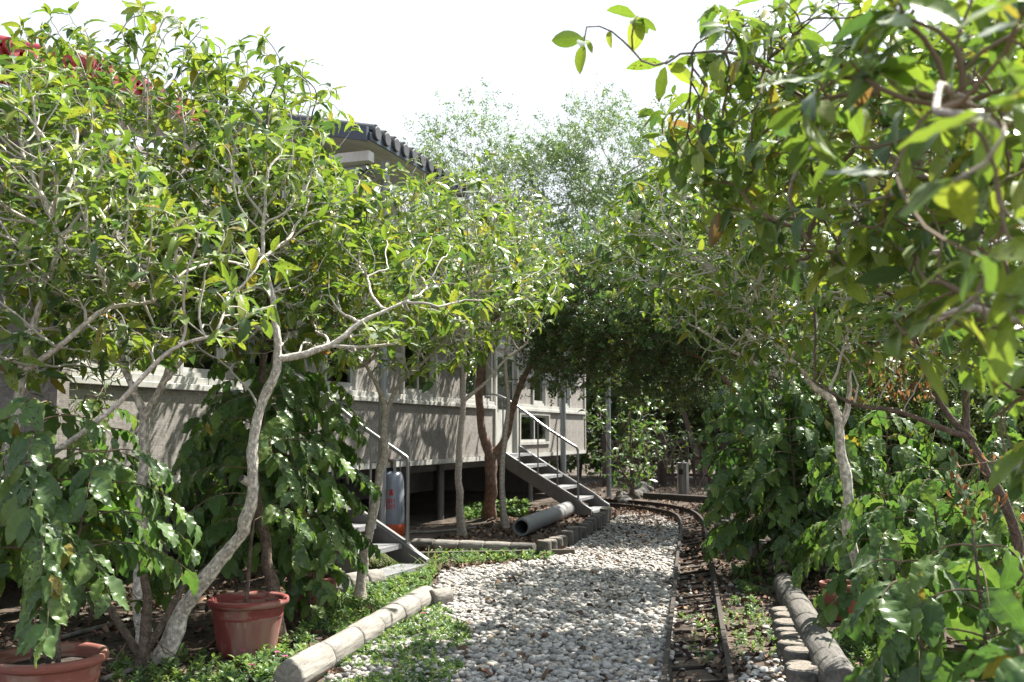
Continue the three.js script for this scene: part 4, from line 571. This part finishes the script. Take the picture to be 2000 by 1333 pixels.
tree('osmanthus_tree', 'slim mottled trunk at the foot of the near stairs', [
  tr([V(-1.357,0,-8.968), .062], [V(-1.33,0.343,-9), .052], [V(-1.271,0.658,-9), .05], [V(-1.185,1.111,-9), .045], [V(-1.143,1.477,-9), .042], [V(-1.141,1.67,-9), .036], [V(-1.227,1.938,-9), .022], [V(-1.393,2.217,-9), .016]),
  tr([V(-1.141,1.661,-9), .026], [V(-1.019,1.938,-9), .02], [V(-0.789,2.147,-9), .016], [V(-0.564,2.366,-9.1), .012], [V(-0.334,2.615,-9.2), .009]),
], [[...[-1.007,3.291,-9.2,0.899,0.521,1.1], 330], [...[-0.244,2.959,-9.4,0.725,0.363,0.9], 200], [...[-1.358,3.36,-9.3,0.526,0.239,0.7], 80], [...[0.195,2.836,-9.4,0.29,0.242,0.5], 45], [...[-0.745,2.45,-9,0.602,0.278,0.6], 90], [...[-0.917,2.002,-8.9,0.275,0.137,0.3], 30], [...[-1.335,2.663,-9.2,0.615,0.331,0.9], 130], [...[-0.476,2.567,-9.2,0.71,0.284,0.8], 140], [...[-0.595,3.4,-9.5,0.586,0.342,0.8], 120], [...[-1.772,3.236,-11,1.075,0.566,1.2], 200], [...[-0.836,2.17,-9,0.556,0.185,0.5], 50], [...[-1.486,2.217,-9,0.417,0.231,0.5], 40]], { seed: 105, bark: bark.grey, group: OG, leaf: .128, step: .11 });
tree('osmanthus_tree', 'slim straight grey trunk standing before the cladding', [
  tr([V(-0.734,0,-14.768), .075], [V(-0.781,0.648,-14.6), .065], [V(-0.769,1.314,-14.6), .056], [V(-0.72,2.061,-14.6), .05], [V(-0.694,2.89,-14.6), .04], [V(-0.645,3.804,-14.6), .025]),
  tr([V(-0.72,1.948,-14.6), .035], [V(-0.373,2.243,-14.5), .028], [V(-0.112,2.542,-14.5), .022], [V(0.225,2.805,-14.5), .014]),
], [[...[-0.605,4.4,-14.5,0.97,1.119,1.6], 260], [...[0.299,3.396,-14.4,0.593,0.444,1], 70], [...[-1.053,3.485,-14.5,0.895,0.671,1.4], 130], [...[0,4.094,-14.5,0.671,0.82,1.4], 110], [...[-1.22,3.963,-13,0.802,0.869,1.2], 150], [...[-0.521,2.946,-14.4,0.741,0.37,1], 60]], { seed: 106, bark: bark.grey, group: OG, leaf: .125, step: .16, kill: .26, reach: 2, single: 200 });
tree('osmanthus_tree', 'thin crooked trunk between the brown tree and the pipe', [
  tr([V(-0.097,0,-15.863), .06], [V(-0.161,0.658,-15.8), .052], [V(-0.129,1.218,-15.8), .046], [V(-0.065,1.863,-15.8), .04], [V(-0.098,2.677,-15.8), .03], [V(0,3.498,-15.8), .02]),
], [[...[0.081,4.29,-15.6,0.722,1.043,1.4], 150]], { seed: 107, bark: bark.grey, group: OG, leaf: .12, step: .17, kill: .28, reach: 2, single: 120 });
tree('crape_myrtle', 'smooth rust-brown forked trunk beside the farther stairs', [
  tr([V(-0.392,0,-17.538), .14], [V(-0.349,0.589,-17.1), .12], [V(-0.367,1.065,-17.1), .12], [V(-0.508,1.5,-17.1), .085], [V(-0.554,2.113,-17.1), .08], [V(-0.485,2.729,-17.1), .07], [V(-0.308,3.295,-17), .05], [V(-0.088,4.005,-17), .03]),
  tr([V(-0.367,1.021,-17.1), .08], [V(-0.105,1.413,-17.1), .07], [V(0.018,1.937,-17.1), .065], [V(0.263,2.546,-17), .06], [V(0.544,2.898,-17), .045], [V(0.879,3.295,-17), .03]),
], [[...[0.529,3.649,-17,0.962,0.612,1.3], 300], [...[-0.177,4.273,-17,0.787,0.787,1.4], 160]], { seed: 108, bark: bark.rust, sprig: SPR.hedge, sprigs: 6, leaf: .15, scatter: .14, step: .18, kill: .28, reach: 2, pal: PAL.hedge, along: .5, twig: bark.browntwig });

// ---------------------------------------------------------------- trees over the right bed
tree('osmanthus_tree', 'speckled pale trunk leaning in the bed before the terracotta pot in shade', [
  tr([V(2.664,0,-7.545), .062], [V(2.594,0.379,-7.55), .052], [V(2.52,0.761,-7.5), .05], [V(2.487,1.176,-7.5), .046], [V(2.466,1.481,-7.5), .042], [V(2.427,1.711,-7.5), .036], [V(2.276,1.846,-7.5), .028], [V(2.165,2,-7.5), .02], [V(1.862,2.292,-7.5), .014]),
  tr([V(2.459,1.519,-7.5), .028], [V(2.522,1.673,-7.5), .024], [V(2.553,2.059,-7.5), .018], [V(2.487,2.448,-7.5), .014]),
], [[...[1.868,2.566,-7.5,0.733,0.386,1], 280], [...[1.226,2.779,-7.6,0.665,0.235,0.8], 100], [...[1.668,3.141,-7.6,0.704,0.352,0.9], 320], [...[0.754,3.06,-7.6,0.235,0.156,0.4], 14], [...[2.32,2.636,-7.2,0.556,0.407,0.8], 170], [...[1.98,3.707,-8.2,0.801,0.506,1.1], 330], [...[2.822,3.761,-8.4,0.648,0.648,1], 260], [...[1.426,3.184,-7.8,0.481,0.281,0.8], 100], [...[2.143,2.281,-7.4,0.495,0.266,0.7], 110], [...[1.935,2.097,-7.5,0.502,0.193,0.6], 90], [...[2.443,2.051,-7.4,0.419,0.19,0.5], 50], [...[1.725,3.24,-8.7,0.582,0.358,0.7], 160]], { seed: 111, bark: bark.pale, group: OG, leaf: .128 });
tree('osmanthus_tree', 'grey tree with spreading white limbs behind the shaded coffee shrub', [
  tr([V(3.632,0,-11.761), .075], [V(3.394,0.727,-11.3), .065], [V(3.297,1.414,-11.3), .055], [V(3.083,2.108,-11.3), .045], [V(2.687,2.634,-11.3), .032], [V(2.246,3.001,-11.4), .02], [V(1.791,3.194,-11.5), .012]),
  tr([V(3.244,1.587,-11.3), .04], [V(3.147,2.342,-11.3), .032], [V(2.933,3.165,-11.3), .022], [V(2.774,3.94,-11.3), .014]),
  tr([V(3.083,2.108,-11.3), .03], [V(2.543,2.392,-11.2), .022], [V(2.085,2.683,-11.2), .014]),
], [[...[2.612,3.539,-11.4,0.938,0.762,1.3], 400], [...[2.186,2.941,-11.4,0.645,0.352,1], 130], [...[2.988,4.386,-11.4,0.88,0.762,1.2], 280], [...[3.489,3.15,-11.2,0.807,0.691,1], 200], [...[2.2,3.268,-9.6,0.691,0.543,0.9], 300], [...[2.214,3.032,-10.4,0.642,0.428,0.8], 160]], { seed: 114, bark: bark.pale, group: OG, leaf: .128, step: .12, kill: .19, single: 250 });
tree('osmanthus_tree', 'many-limbed grey tree among withered leaves at the bed', [
  tr([V(3.329,0,-6.572), .05], [V(3.16,0.753,-6.3), .042], [V(2.987,1.17,-6.2), .037], [V(2.841,1.468,-6.2), .032], [V(2.834,1.834,-6.2), .025], [V(2.817,2.144,-6.1), .019], [V(2.655,2.573,-6), .016]),
  tr([V(2.841,1.468,-6.2), .024], [V(2.616,1.541,-6.15), .02], [V(2.333,1.634,-6.1), .017], [V(2.099,1.672,-6.1), .013], [V(1.852,1.813,-6.1), .009]),
  tr([V(2.856,1.453,-6.2), .028], [V(2.675,1.674,-6.2), .022], [V(2.559,1.994,-6.2), .018], [V(2.412,2.349,-6.2), .014]),
], [[...[2.502,2.637,-6,0.617,0.432,0.9], 280], [...[1.762,2.948,-5.6,0.547,0.288,0.8], 220], [...[2.699,2.082,-5.8,0.358,0.269,0.6], 100], [...[2.145,2.259,-6,0.401,0.247,0.6], 110], [...[2.445,3.311,-5.8,0.597,0.448,0.8], 220], [...[2.722,2.739,-5.6,0.259,0.576,0.6], 120], [...[2.394,2.049,-6.1,0.502,0.22,0.6], 130]], { seed: 112, bark: bark.dark, group: OG, leaf: .128 });
tree('osmanthus_tree', 'tree reaching in from the edge with large leaves close overhead', [
  tr([V(2.75, 0, -3.7), .08], [V(2.65, .8, -3.65), .07], [V(2.5, 1.5, -3.6), .055], [V(2.035,2.016,-3.5), .04], [V(1.704,2.216,-3.4), .026], [V(1.397,2.461,-3.5), .018], [V(1.103,2.721,-3.6), .012], [V(0.841,2.908,-3.6), .007], [V(0.63,2.908,-3.6), .005]),
  tr([V(2.035,2.016,-3.5), .03], [V(1.607,2.141,-2.9), .022], [V(1.236,2.185,-2.4), .015], [V(0.93,2.189,-2), .01]),
  tr([V(2.5, 1.5, -3.6), .03], [V(1.72,1.716,-2.9), .022], [V(1.319,1.764,-2.5), .013], [V(1.073,1.791,-2.3), .009]),
  tr([V(1.704,2.216,-3.4), .016], [V(1.375,2.09,-3.3), .012], [V(1.063,2.126,-3.4), .008]),
], [[...[1.018,2.816,-3.7,0.305,0.247,0.4], 110], [...[1.247,2.482,-3.2,0.329,0.329,0.45], 190], [...[1.223,2.075,-2.6,0.201,0.348,0.4], 120], [...[0.901,2.266,-2,0.154,0.134,0.25], 42], [...[0.761,2.686,-3.8,0.215,0.156,0.3], 45], [...[0.469,2.977,-3.6,0.056,0.083,0.08], 4], [...[0.287,2.997,-3.6,0.046,0.074,0.05], 4], [...[0.927,1.78,-1.9,0.068,0.127,0.15], 14], [...[1.067,2.143,-3.3,0.255,0.119,0.3], 50], [...[0.993,1.753,-2.4,0.074,0.074,0.15], 10], [...[1.137,2.763,-3.3,0.34,0.204,0.4], 130], [...[0.932,2.496,-3.7,0.285,0.19,0.35], 90], [...[1.213,2.141,-2.9,0.269,0.194,0.35], 120], [...[1.151,2.218,-2.3,0.106,0.296,0.3], 60], [...[1.356,2.747,-3,0.247,0.139,0.4], 70], [...[0.739,1.931,-1.6,0.091,0.206,0.2], 22], [...[0.776,2.212,-2.1,0.14,0.13,0.25], 26], [...[0.757,2.107,-1.5,0.062,0.062,0.15], 8], [...[1.291,1.775,-2.6,0.08,0.214,0.3], 40], [...[1.508,1.538,-3,0.062,0.185,0.3], 24], [...[0.764,2.898,-3.6,0.204,0.111,0.2], 26]], { seed: 113, bark: bark.grey, twig: bark.browntwig, group: OG, leaf: .124, step: .085, kill: .12, reach: 1.0, droop: .75, along: .2 });

// ---------------------------------------------------------------- middle and far trees
tree('arching_tree', 'dense dark small-leaved tree arching over the path', [
  tr([V(4.16,0.64,-15.4), .1], [V(4.062,1.461,-15.4), .09], [V(3.904,2.095,-15.5), .075], [V(3.506,2.758,-15.8), .05], [V(2.933,3.21,-16.2), .035], [V(2.223,3.586,-16.5), .02]),
  tr([V(4.062,1.461,-15.4), .06], [V(3.774,2.34,-15.6), .05], [V(3.307,3.023,-16), .035], [V(2.578,3.426,-16.6), .02]),
  tr([V(4.111,1.226,-15.4), .06], [V(3.968,2.488,-15.4), .05], [V(3.695,3.46,-15.5), .03]),
  tr([V(4.131,1.069,-15.4), .05], [V(3.506,2.095,-15.5), .04], [V(3.015,2.677,-15.8), .03], [V(2.455,2.891,-16.4), .018]),
], [[...[2.16,3.307,-16.7,1.718,0.902,1.5], 1200], [...[1.455,2.736,-16.6,0.512,0.342,0.8], 120], [...[2.464,2.473,-16.5,0.424,0.255,0.7], 80], [...[1.678,4.139,-17,1.224,0.525,1.3], 500], [...[3.531,3.802,-16.2,1.25,1,1.4], 900], [...[1.042,3.099,-16.8,0.778,0.562,1], 420], [...[2.794,2.891,-16.4,1.097,0.506,1.2], 420], [...[0.68,2.516,-16.5,0.34,0.255,0.6], 60], [...[1.995,2.303,-16.5,0.382,0.297,0.6], 70], [...[1.274,2.431,-16.5,0.255,0.17,0.5], 30], [...[2.85,2.21,-16.3,0.335,0.252,0.6], 60], [...[3.342,2.706,-16.2,0.5,0.417,0.8], 120]], { seed: 121, bark: bark.rust, fine: .5, sprig: SPR.hedge, sprigs: 4, leaf: .165, scatter: .26, step: .17, kill: .24, reach: 2, pal: PAL.hedge, along: .6, twig: bark.browntwig });
const far = (label, base, crowns, o) => tree('background_tree', label, [tr([base, .16], [base.clone().lerp(V(crowns[0][0], crowns[0][1], crowns[0][2]), .45), .1], [base.clone().lerp(V(crowns[0][0], crowns[0][1], crowns[0][2]), .9), .05])], crowns, { bark: bark.grey, sprig: SPR.far, sprigs: 7, fine: .52, leaf: .34, scatter: .3, step: .42, kill: .6, reach: 5, pal: PAL.far, along: .5, tip: .005, limbRadius: .04, group: 'trees far behind the cabin', ...o });
const gz = (x, z) => V(x, 0, z);
far('tall pale airy tree just past the dark eave end', gz(-1.2, -33), [[...[-1.211,9.854,-33,2.207,2.377,2], 520], [...[-2.509,8.578,-32,1.481,1.811,1.5], 260]], { seed: 131 });
far('pale airy tree between the dark eave and the arching tree', gz(1.4, -34), [[...[1.068,9.563,-34,2.099,1.924,2], 480], [...[0.858,7.055,-33,2.037,1.528,2], 340]], { seed: 132 });
far('pale rounded tree with the highest crown behind the arching tree', gz(3.4, -35), [[...[3.307,10.922,-35,1.8,2.16,2], 480], [...[3.549,8.48,-34,2.099,1.749,2], 420], [...[5.346,10.107,-34,1.749,2.099,2], 360]], { seed: 133 });
far('tree behind the clearing with sunlit yellow-green leaves', gz(5.6, -29), [[...[4.632,3.36,-29,1.641,1.044,1.6], 300], [...[4.69,7.183,-30,1.389,1.698,1.8], 260]], { seed: 134, bark: bark.dark, pal: PAL.lime, leaf: .26 });
far('dark tree crown showing between the overhead leaves', V(4.905,0.94,-20), [[...[4.982,9.047,-20,0.823,0.823,1], 160], [...[5.267,7.636,-20,0.823,0.823,1], 160]], { seed: 135, bark: bark.dark, pal: PAL.hedge, leaf: .24 });
far('broad tree closing the far right end of the clearing', gz(9.5, -27), [[...[8.757,4.787,-26,2.675,2.006,2], 420], [...[6.956,3.232,-27,1.944,1.667,1.8], 320]], { seed: 136, bark: bark.dark, pal: PAL.hedge, leaf: .3 });
far('yellow-green tree behind the overhead leaves', gz(6.2, -17), [[...[6.214,5.08,-17,1.749,1.224,1.8], 170], [...[7.061,3.858,-16,1.481,1.481,1.5], 300]], { seed: 137, bark: bark.dark, pal: PAL.lime, leaf: .24, step: .3, kill: .45 });
const bush = (label, base, crowns, o) => { const root = tree('garden_bush', label, [tr([base, .05], [base.clone().add(V(0.03, .35, 0)), .04], [base.clone().add(V(0, .7, .05)), .025]), tr([base.clone().add(V(.02, .1, 0)), .03], [base.clone().add(V(.3, .6, 0)), .02]), tr([base.clone().add(V(-.02, .1, 0)), .03], [base.clone().add(V(-.3, .6, .1)), .02])], crowns, { bark: bark.dark, twig: bark.browntwig, single: 120, ...o }); root.userData.category = 'bush'; return root; };
bush('dark glossy bush against the far end of the cabin', V(2.634,0.216,-22), [[...[2.535,1.444,-22,0.849,1.245,1], 330], [...[2.261,2.232,-22,0.566,0.679,0.8], 90]].map((e) => e), { seed: 141, leaves: LEAF.osm, leaf: .16, dens: 6, pal: PAL.coffee, step: .2, kill: .3, reach: 2.5, along: .5 });
bush('low dark thicket before the picket fence', V(3.982,0.575,-26), [[...[3.858,1.169,-26,0.936,0.602,1], 120]], { seed: 142, leaf: .15, pal: PAL.hedge, step: .25, kill: .35, reach: 2.5, along: .5, single: 0 });
bush('tall shaded thicket behind the fence', V(5.544,0.633,-31), [[...[5.411,2.213,-31,2.551,1.595,1.4], 700], [...[5.276,3.809,-31,2.233,1.435,1.4], 500]], { seed: 143, fine: .5, sprig: SPR.hedge, sprigs: 10, leaf: .24, scatter: .25, pal: PAL.hedge, step: .35, kill: .5, reach: 4 });
bush('wide thicket closing the view past the fence', V(8.584,0.66,-30), [[...[8.008,2.19,-30,2.778,1.698,1.4], 800]], { seed: 144, fine: .5, sprig: SPR.hedge, sprigs: 10, leaf: .24, scatter: .25, pal: PAL.hedge, step: .35, kill: .5, reach: 4 });
bush('thicket behind the far end of the cabin', V(3.035,0.577,-33), [[...[3.052,2.598,-33,2.377,2.207,1.4], 800]], { seed: 145, fine: .5, sprig: SPR.hedge, sprigs: 10, leaf: .26, scatter: .25, pal: PAL.hedge, step: .35, kill: .5, reach: 4 });
bush('sunlit yellow-green thicket behind the withered leaves', V(4.799,0.518,-10.5), [[...[4.784,1.42,-10.5,0.756,0.81,0.8], 420], [...[4.173,1.584,-11,0.736,0.509,0.8], 260]], { seed: 146, fine: .5, sprig: SPR.hedge, sprigs: 8, leaf: .15, scatter: .12, pal: PAL.lime, step: .15, kill: .22, reach: 2 });
bush('shaded thicket between the arching tree and the coffee shrubs', V(4.567,0.754,-14), [[...[4.464,2.109,-14,1.008,0.936,1], 460]], { seed: 147, sprig: SPR.hedge, sprigs: 6, leaf: .17, scatter: .15, pal: PAL.hedge, step: .2, kill: .28, reach: 2.5 });
bush('narrow-leaved dark bush before the near cabin window', V(-4.574,0,-10.831), [[...[-3.531,2.126,-8.4,0.346,0.346,0.4], 120], [...[-3.751,1.693,-8.4,0.302,0.389,0.4], 90]], { seed: 148, leaves: LEAF.narrow, leaf: .1, pal: PAL.hedge, along: .5, droop: .3, single: 200 });
bush('low leafy sapling between the two potted shrubs', V(-2.349,0,-6.462), [[...[-2.389,0.357,-6.6,0.119,0.153,0.12], 10], [...[-2.28,0.077,-6.4,0.23,0.132,0.2], 14]], { seed: 149, leaf: .09, pal: PAL.coffee, single: 200 });

hedge('dense dark hedge closing the far end of the path', V(-1, 0, -35), V(16, 0, -30), 5.2, 2.6, 9000, .42, PAL.hedge, 151);
hedge('dark hedge along the far bed behind the arching tree', V(5.2, 0, -21), V(10.5, 0, -17), 3.6, 1.8, 5000, .3, PAL.hedge, 152);
hedge('leafy hedge behind the bed of the grey trees', V(4.6, 0, -13), V(7.6, 0, -8.5), 3.2, 1.6, 5200, .24, PAL.hedge, 153);
// ---------------------------------------------------------------- coffee shrubs
const up = (p, y) => V(p.x, y, p.z);
coffee('coffee shrub in the wide corner pot with leaves reaching to the leaning tree', up(POT[0], .3), { seed: 201, stems: [[0, 0, 1.4, -.1, .02], [.05, .03, 1.15, .2, -.05], [-.08, 0, 1.3, -.25, .1]], low: .5, spread: .62, leaf: .15 });
coffee('coffee shrub in the red-brown round pot', up(POT[1], .27), { seed: 202, stems: [[0, 0, 1.8, .12, -.1]], low: .62, spread: .55, leaf: .15 });
coffee('tall coffee shrub between the leaning tree and the near stairs', V(-1.724,0,-7.876), { seed: 203, stems: [[0, 0, 2.1, -.1, -.1], [.05, -.25, 2.0, .08, -.1], [-.2, -.15, 2.1, -.3, 0], [-.45, -.1, 1.7, -.2, 0]], low: .55, spread: .58, leaf: .155 });
coffee('coffee shrub in the weathered pot hanging over the stairs', up(POT[2], .24), { seed: 204, stems: [[0, 0, 1.0, -.05, 0]], low: .35, spread: .4, leaf: .15 });
coffee('small leafy coffee seedling before the weathered pot', V(-1.573,0,-7.815), { seed: 205, stems: [[0, 0, .62, .08, .05]], low: .2, spread: .26, leaf: .14, single: 150 });
coffee('coffee shrub filling the shade at the picture edge behind the corner pot', V(-3.908,0,-8.085), { seed: 206, stems: [[0, 0, 1.95, -.1, 0], [.35, -.2, 1.8, .1, 0], [-.4, 0, 1.8, -.1, 0], [.6, .1, 1.3, .1, 0]], low: .4, spread: .6, leaf: .15, single: 200 });
coffee('shaded coffee shrub overhanging the stumps across the rails', V(2.932,0,-10.64), { seed: 207, stems: [[0, 0, 2.3, -.15, 0], [-.35, .1, 2.1, -.2, 0], [.3, 0, 2.2, .1, 0], [-.05, .5, 1.7, -.1, .1]], low: .35, spread: .62, leaf: .16, stemR: .02 });
coffee('shaded coffee shrub behind the stumps nearest the bend', V(3.209,0,-12.923), { seed: 208, stems: [[0, 0, 2.2, -.1, 0], [.4, -.2, 2.3, .1, 0]], low: .35, spread: .62, leaf: .16 });
coffee('coffee shrub with drooping leaves around the speckled trunk', V(2.995,0,-7.139), { seed: 209, stems: [[0, 0, 1.3, 0, 0], [-.32, .1, 1.15, -.12, .1], [.35, .1, 1.25, .1, 0]], low: .3, spread: .55, leaf: .165 });
coffee('leafy coffee shrub behind the speckled trunk', V(3.401,0,-9.049), { seed: 210, stems: [[0, 0, 1.75, 0, 0], [.5, -.2, 1.8, .1, 0], [-.3, 0, 1.5, -.1, 0], [1.0, -.1, 1.8, .1, 0]], low: .35, spread: .55, leaf: .16 });
coffee('coffee shrub in the near corner with large dark hanging leaves', V(1.2, 0, -2.3), { seed: 211, stems: [[0, 0, 1.0, -.05, 0], [.2, .15, .95, .1, 0]], low: .66, spread: .42, sag: .5, leaf: .16 });
coffee('coffee shrub with broad leaves overlapping the bed corner', V(1.82, 0, -3.85), { seed: 212, stems: [[0, 0, 1.15, -.05, 0], [.35, .1, 1.2, .1, 0], [-.12, -.2, 1.0, -.15, 0]], low: .3, spread: .46, leaf: .165 });
// ---------------------------------------------------------------- withered leaves and flowers
for (const [label, c, n, seed] of [['withered orange-brown leaves hanging from the grey tree limb', V(2.568,1.94,-6.6), 190, 1], ['withered brown leaves hanging by the grey trunk', V(2.952,1.195,-6), 70, 2]]) {
  const R = rng(300 + seed), g = group('withered_branch', label, 'dead branch', c), tw = [];
  for (let i = 0; i < n; i++) { const p = V((R() - 0.5) * 0.62, (R() - 0.5) * 0.42, (R() - 0.5) * 0.3), d = V((R() - 0.5) * 0.5, -1, (R() - 0.5) * 0.5), m = mesh('dry_leaf', LEAF.dry[i % 2], matOf(pick(PAL.dry, R), { clearcoat: 0 }), g); m.applyMatrix4(leafMatrix(p, d, rv(R), 0.03 + R() * 0.035)); if (i % 4 === 0) tw.push(tube([V(p.x * 0.7, 0.12, p.z * 0.7), p], [0.003, 0.0015], 4)); }
  tw.push(tube([V(-0.3, 0.1, 0), V(0, 0.14, 0.02), V(0.3, 0.1, 0)], [0.004, 0.005, 0.003], 5)); mesh('dry_twigs', mergeGeometries(tw), bark.browntwig, g, true);
}
{ const R = rng(66), petal = leafGeo({ w: 0.9, rows: 4, cols: 1, arch: 0.1, cup: 0.3, a: 0.7, b: 0.6 }), pm = phys({ color: rgb(0.6, 0.03, 0.22), roughness: 0.9, transmission: 0.35, side: THREE.DoubleSide }), n = ['pink flower nearest the pale log end', 'pink flower above the log end', 'lowest pink flower in the corner weeds', 'pink flower below the red-brown pot', 'pale pink flower on the gravel edge'];
  [V(-1.432,0,-6.434), V(-1.51,0,-6.558), V(-1.584,0,-6.201), V(-1.748,0,-6.601), V(-0.695,0,-7.938)].forEach((p, i) => { const f = group('pink_flower', n[i], 'flower', p, R() * 6, 'small pink flowers'); for (let k = 0; k < 5; k++) mesh('petal', petal, pm, f).applyMatrix4(leafMatrix(V(0, 0.09, 0), V(Math.cos(k * 1.257), 0.35, Math.sin(k * 1.257)), V(0, 1, 0), 0.022)); mesh('stalk', tube([V(0.01, 0, 0), V(0, 0.09, 0)], [0.0015, 0.0015], 4), bark.browntwig, f); }); }
{ // strappy grass under the near stairs
  const R = rng(91), blade = leafGeo({ w: 0.06, rows: 5, cols: 1, arch: 0.7, cup: 0.3 }), list = []; for (let i = 0; i < 420; i++) { const p = V(-1.397,0,-10.831).add(V((R() - 0.35) * 0.9, 0, (R() - 0.75) * 1.1)); const d = V(R() - 0.5, 0.9, R() - 0.5); list.push({ m: leafMatrix(p, d, V(0, 1, 0).addScaledVector(d, -0.5), 0.12 + R() * 0.14), c: rgb(0.13 + R() * 0.06, 0.2 + R() * 0.06, 0.045) }); }
  scatter('grass', [blade], leafMat(rgb(1, 1, 1), { clearcoat: 0.2 }), list, 'strappy grass growing under the near stairs'); }
renderer.render(scene, camera);
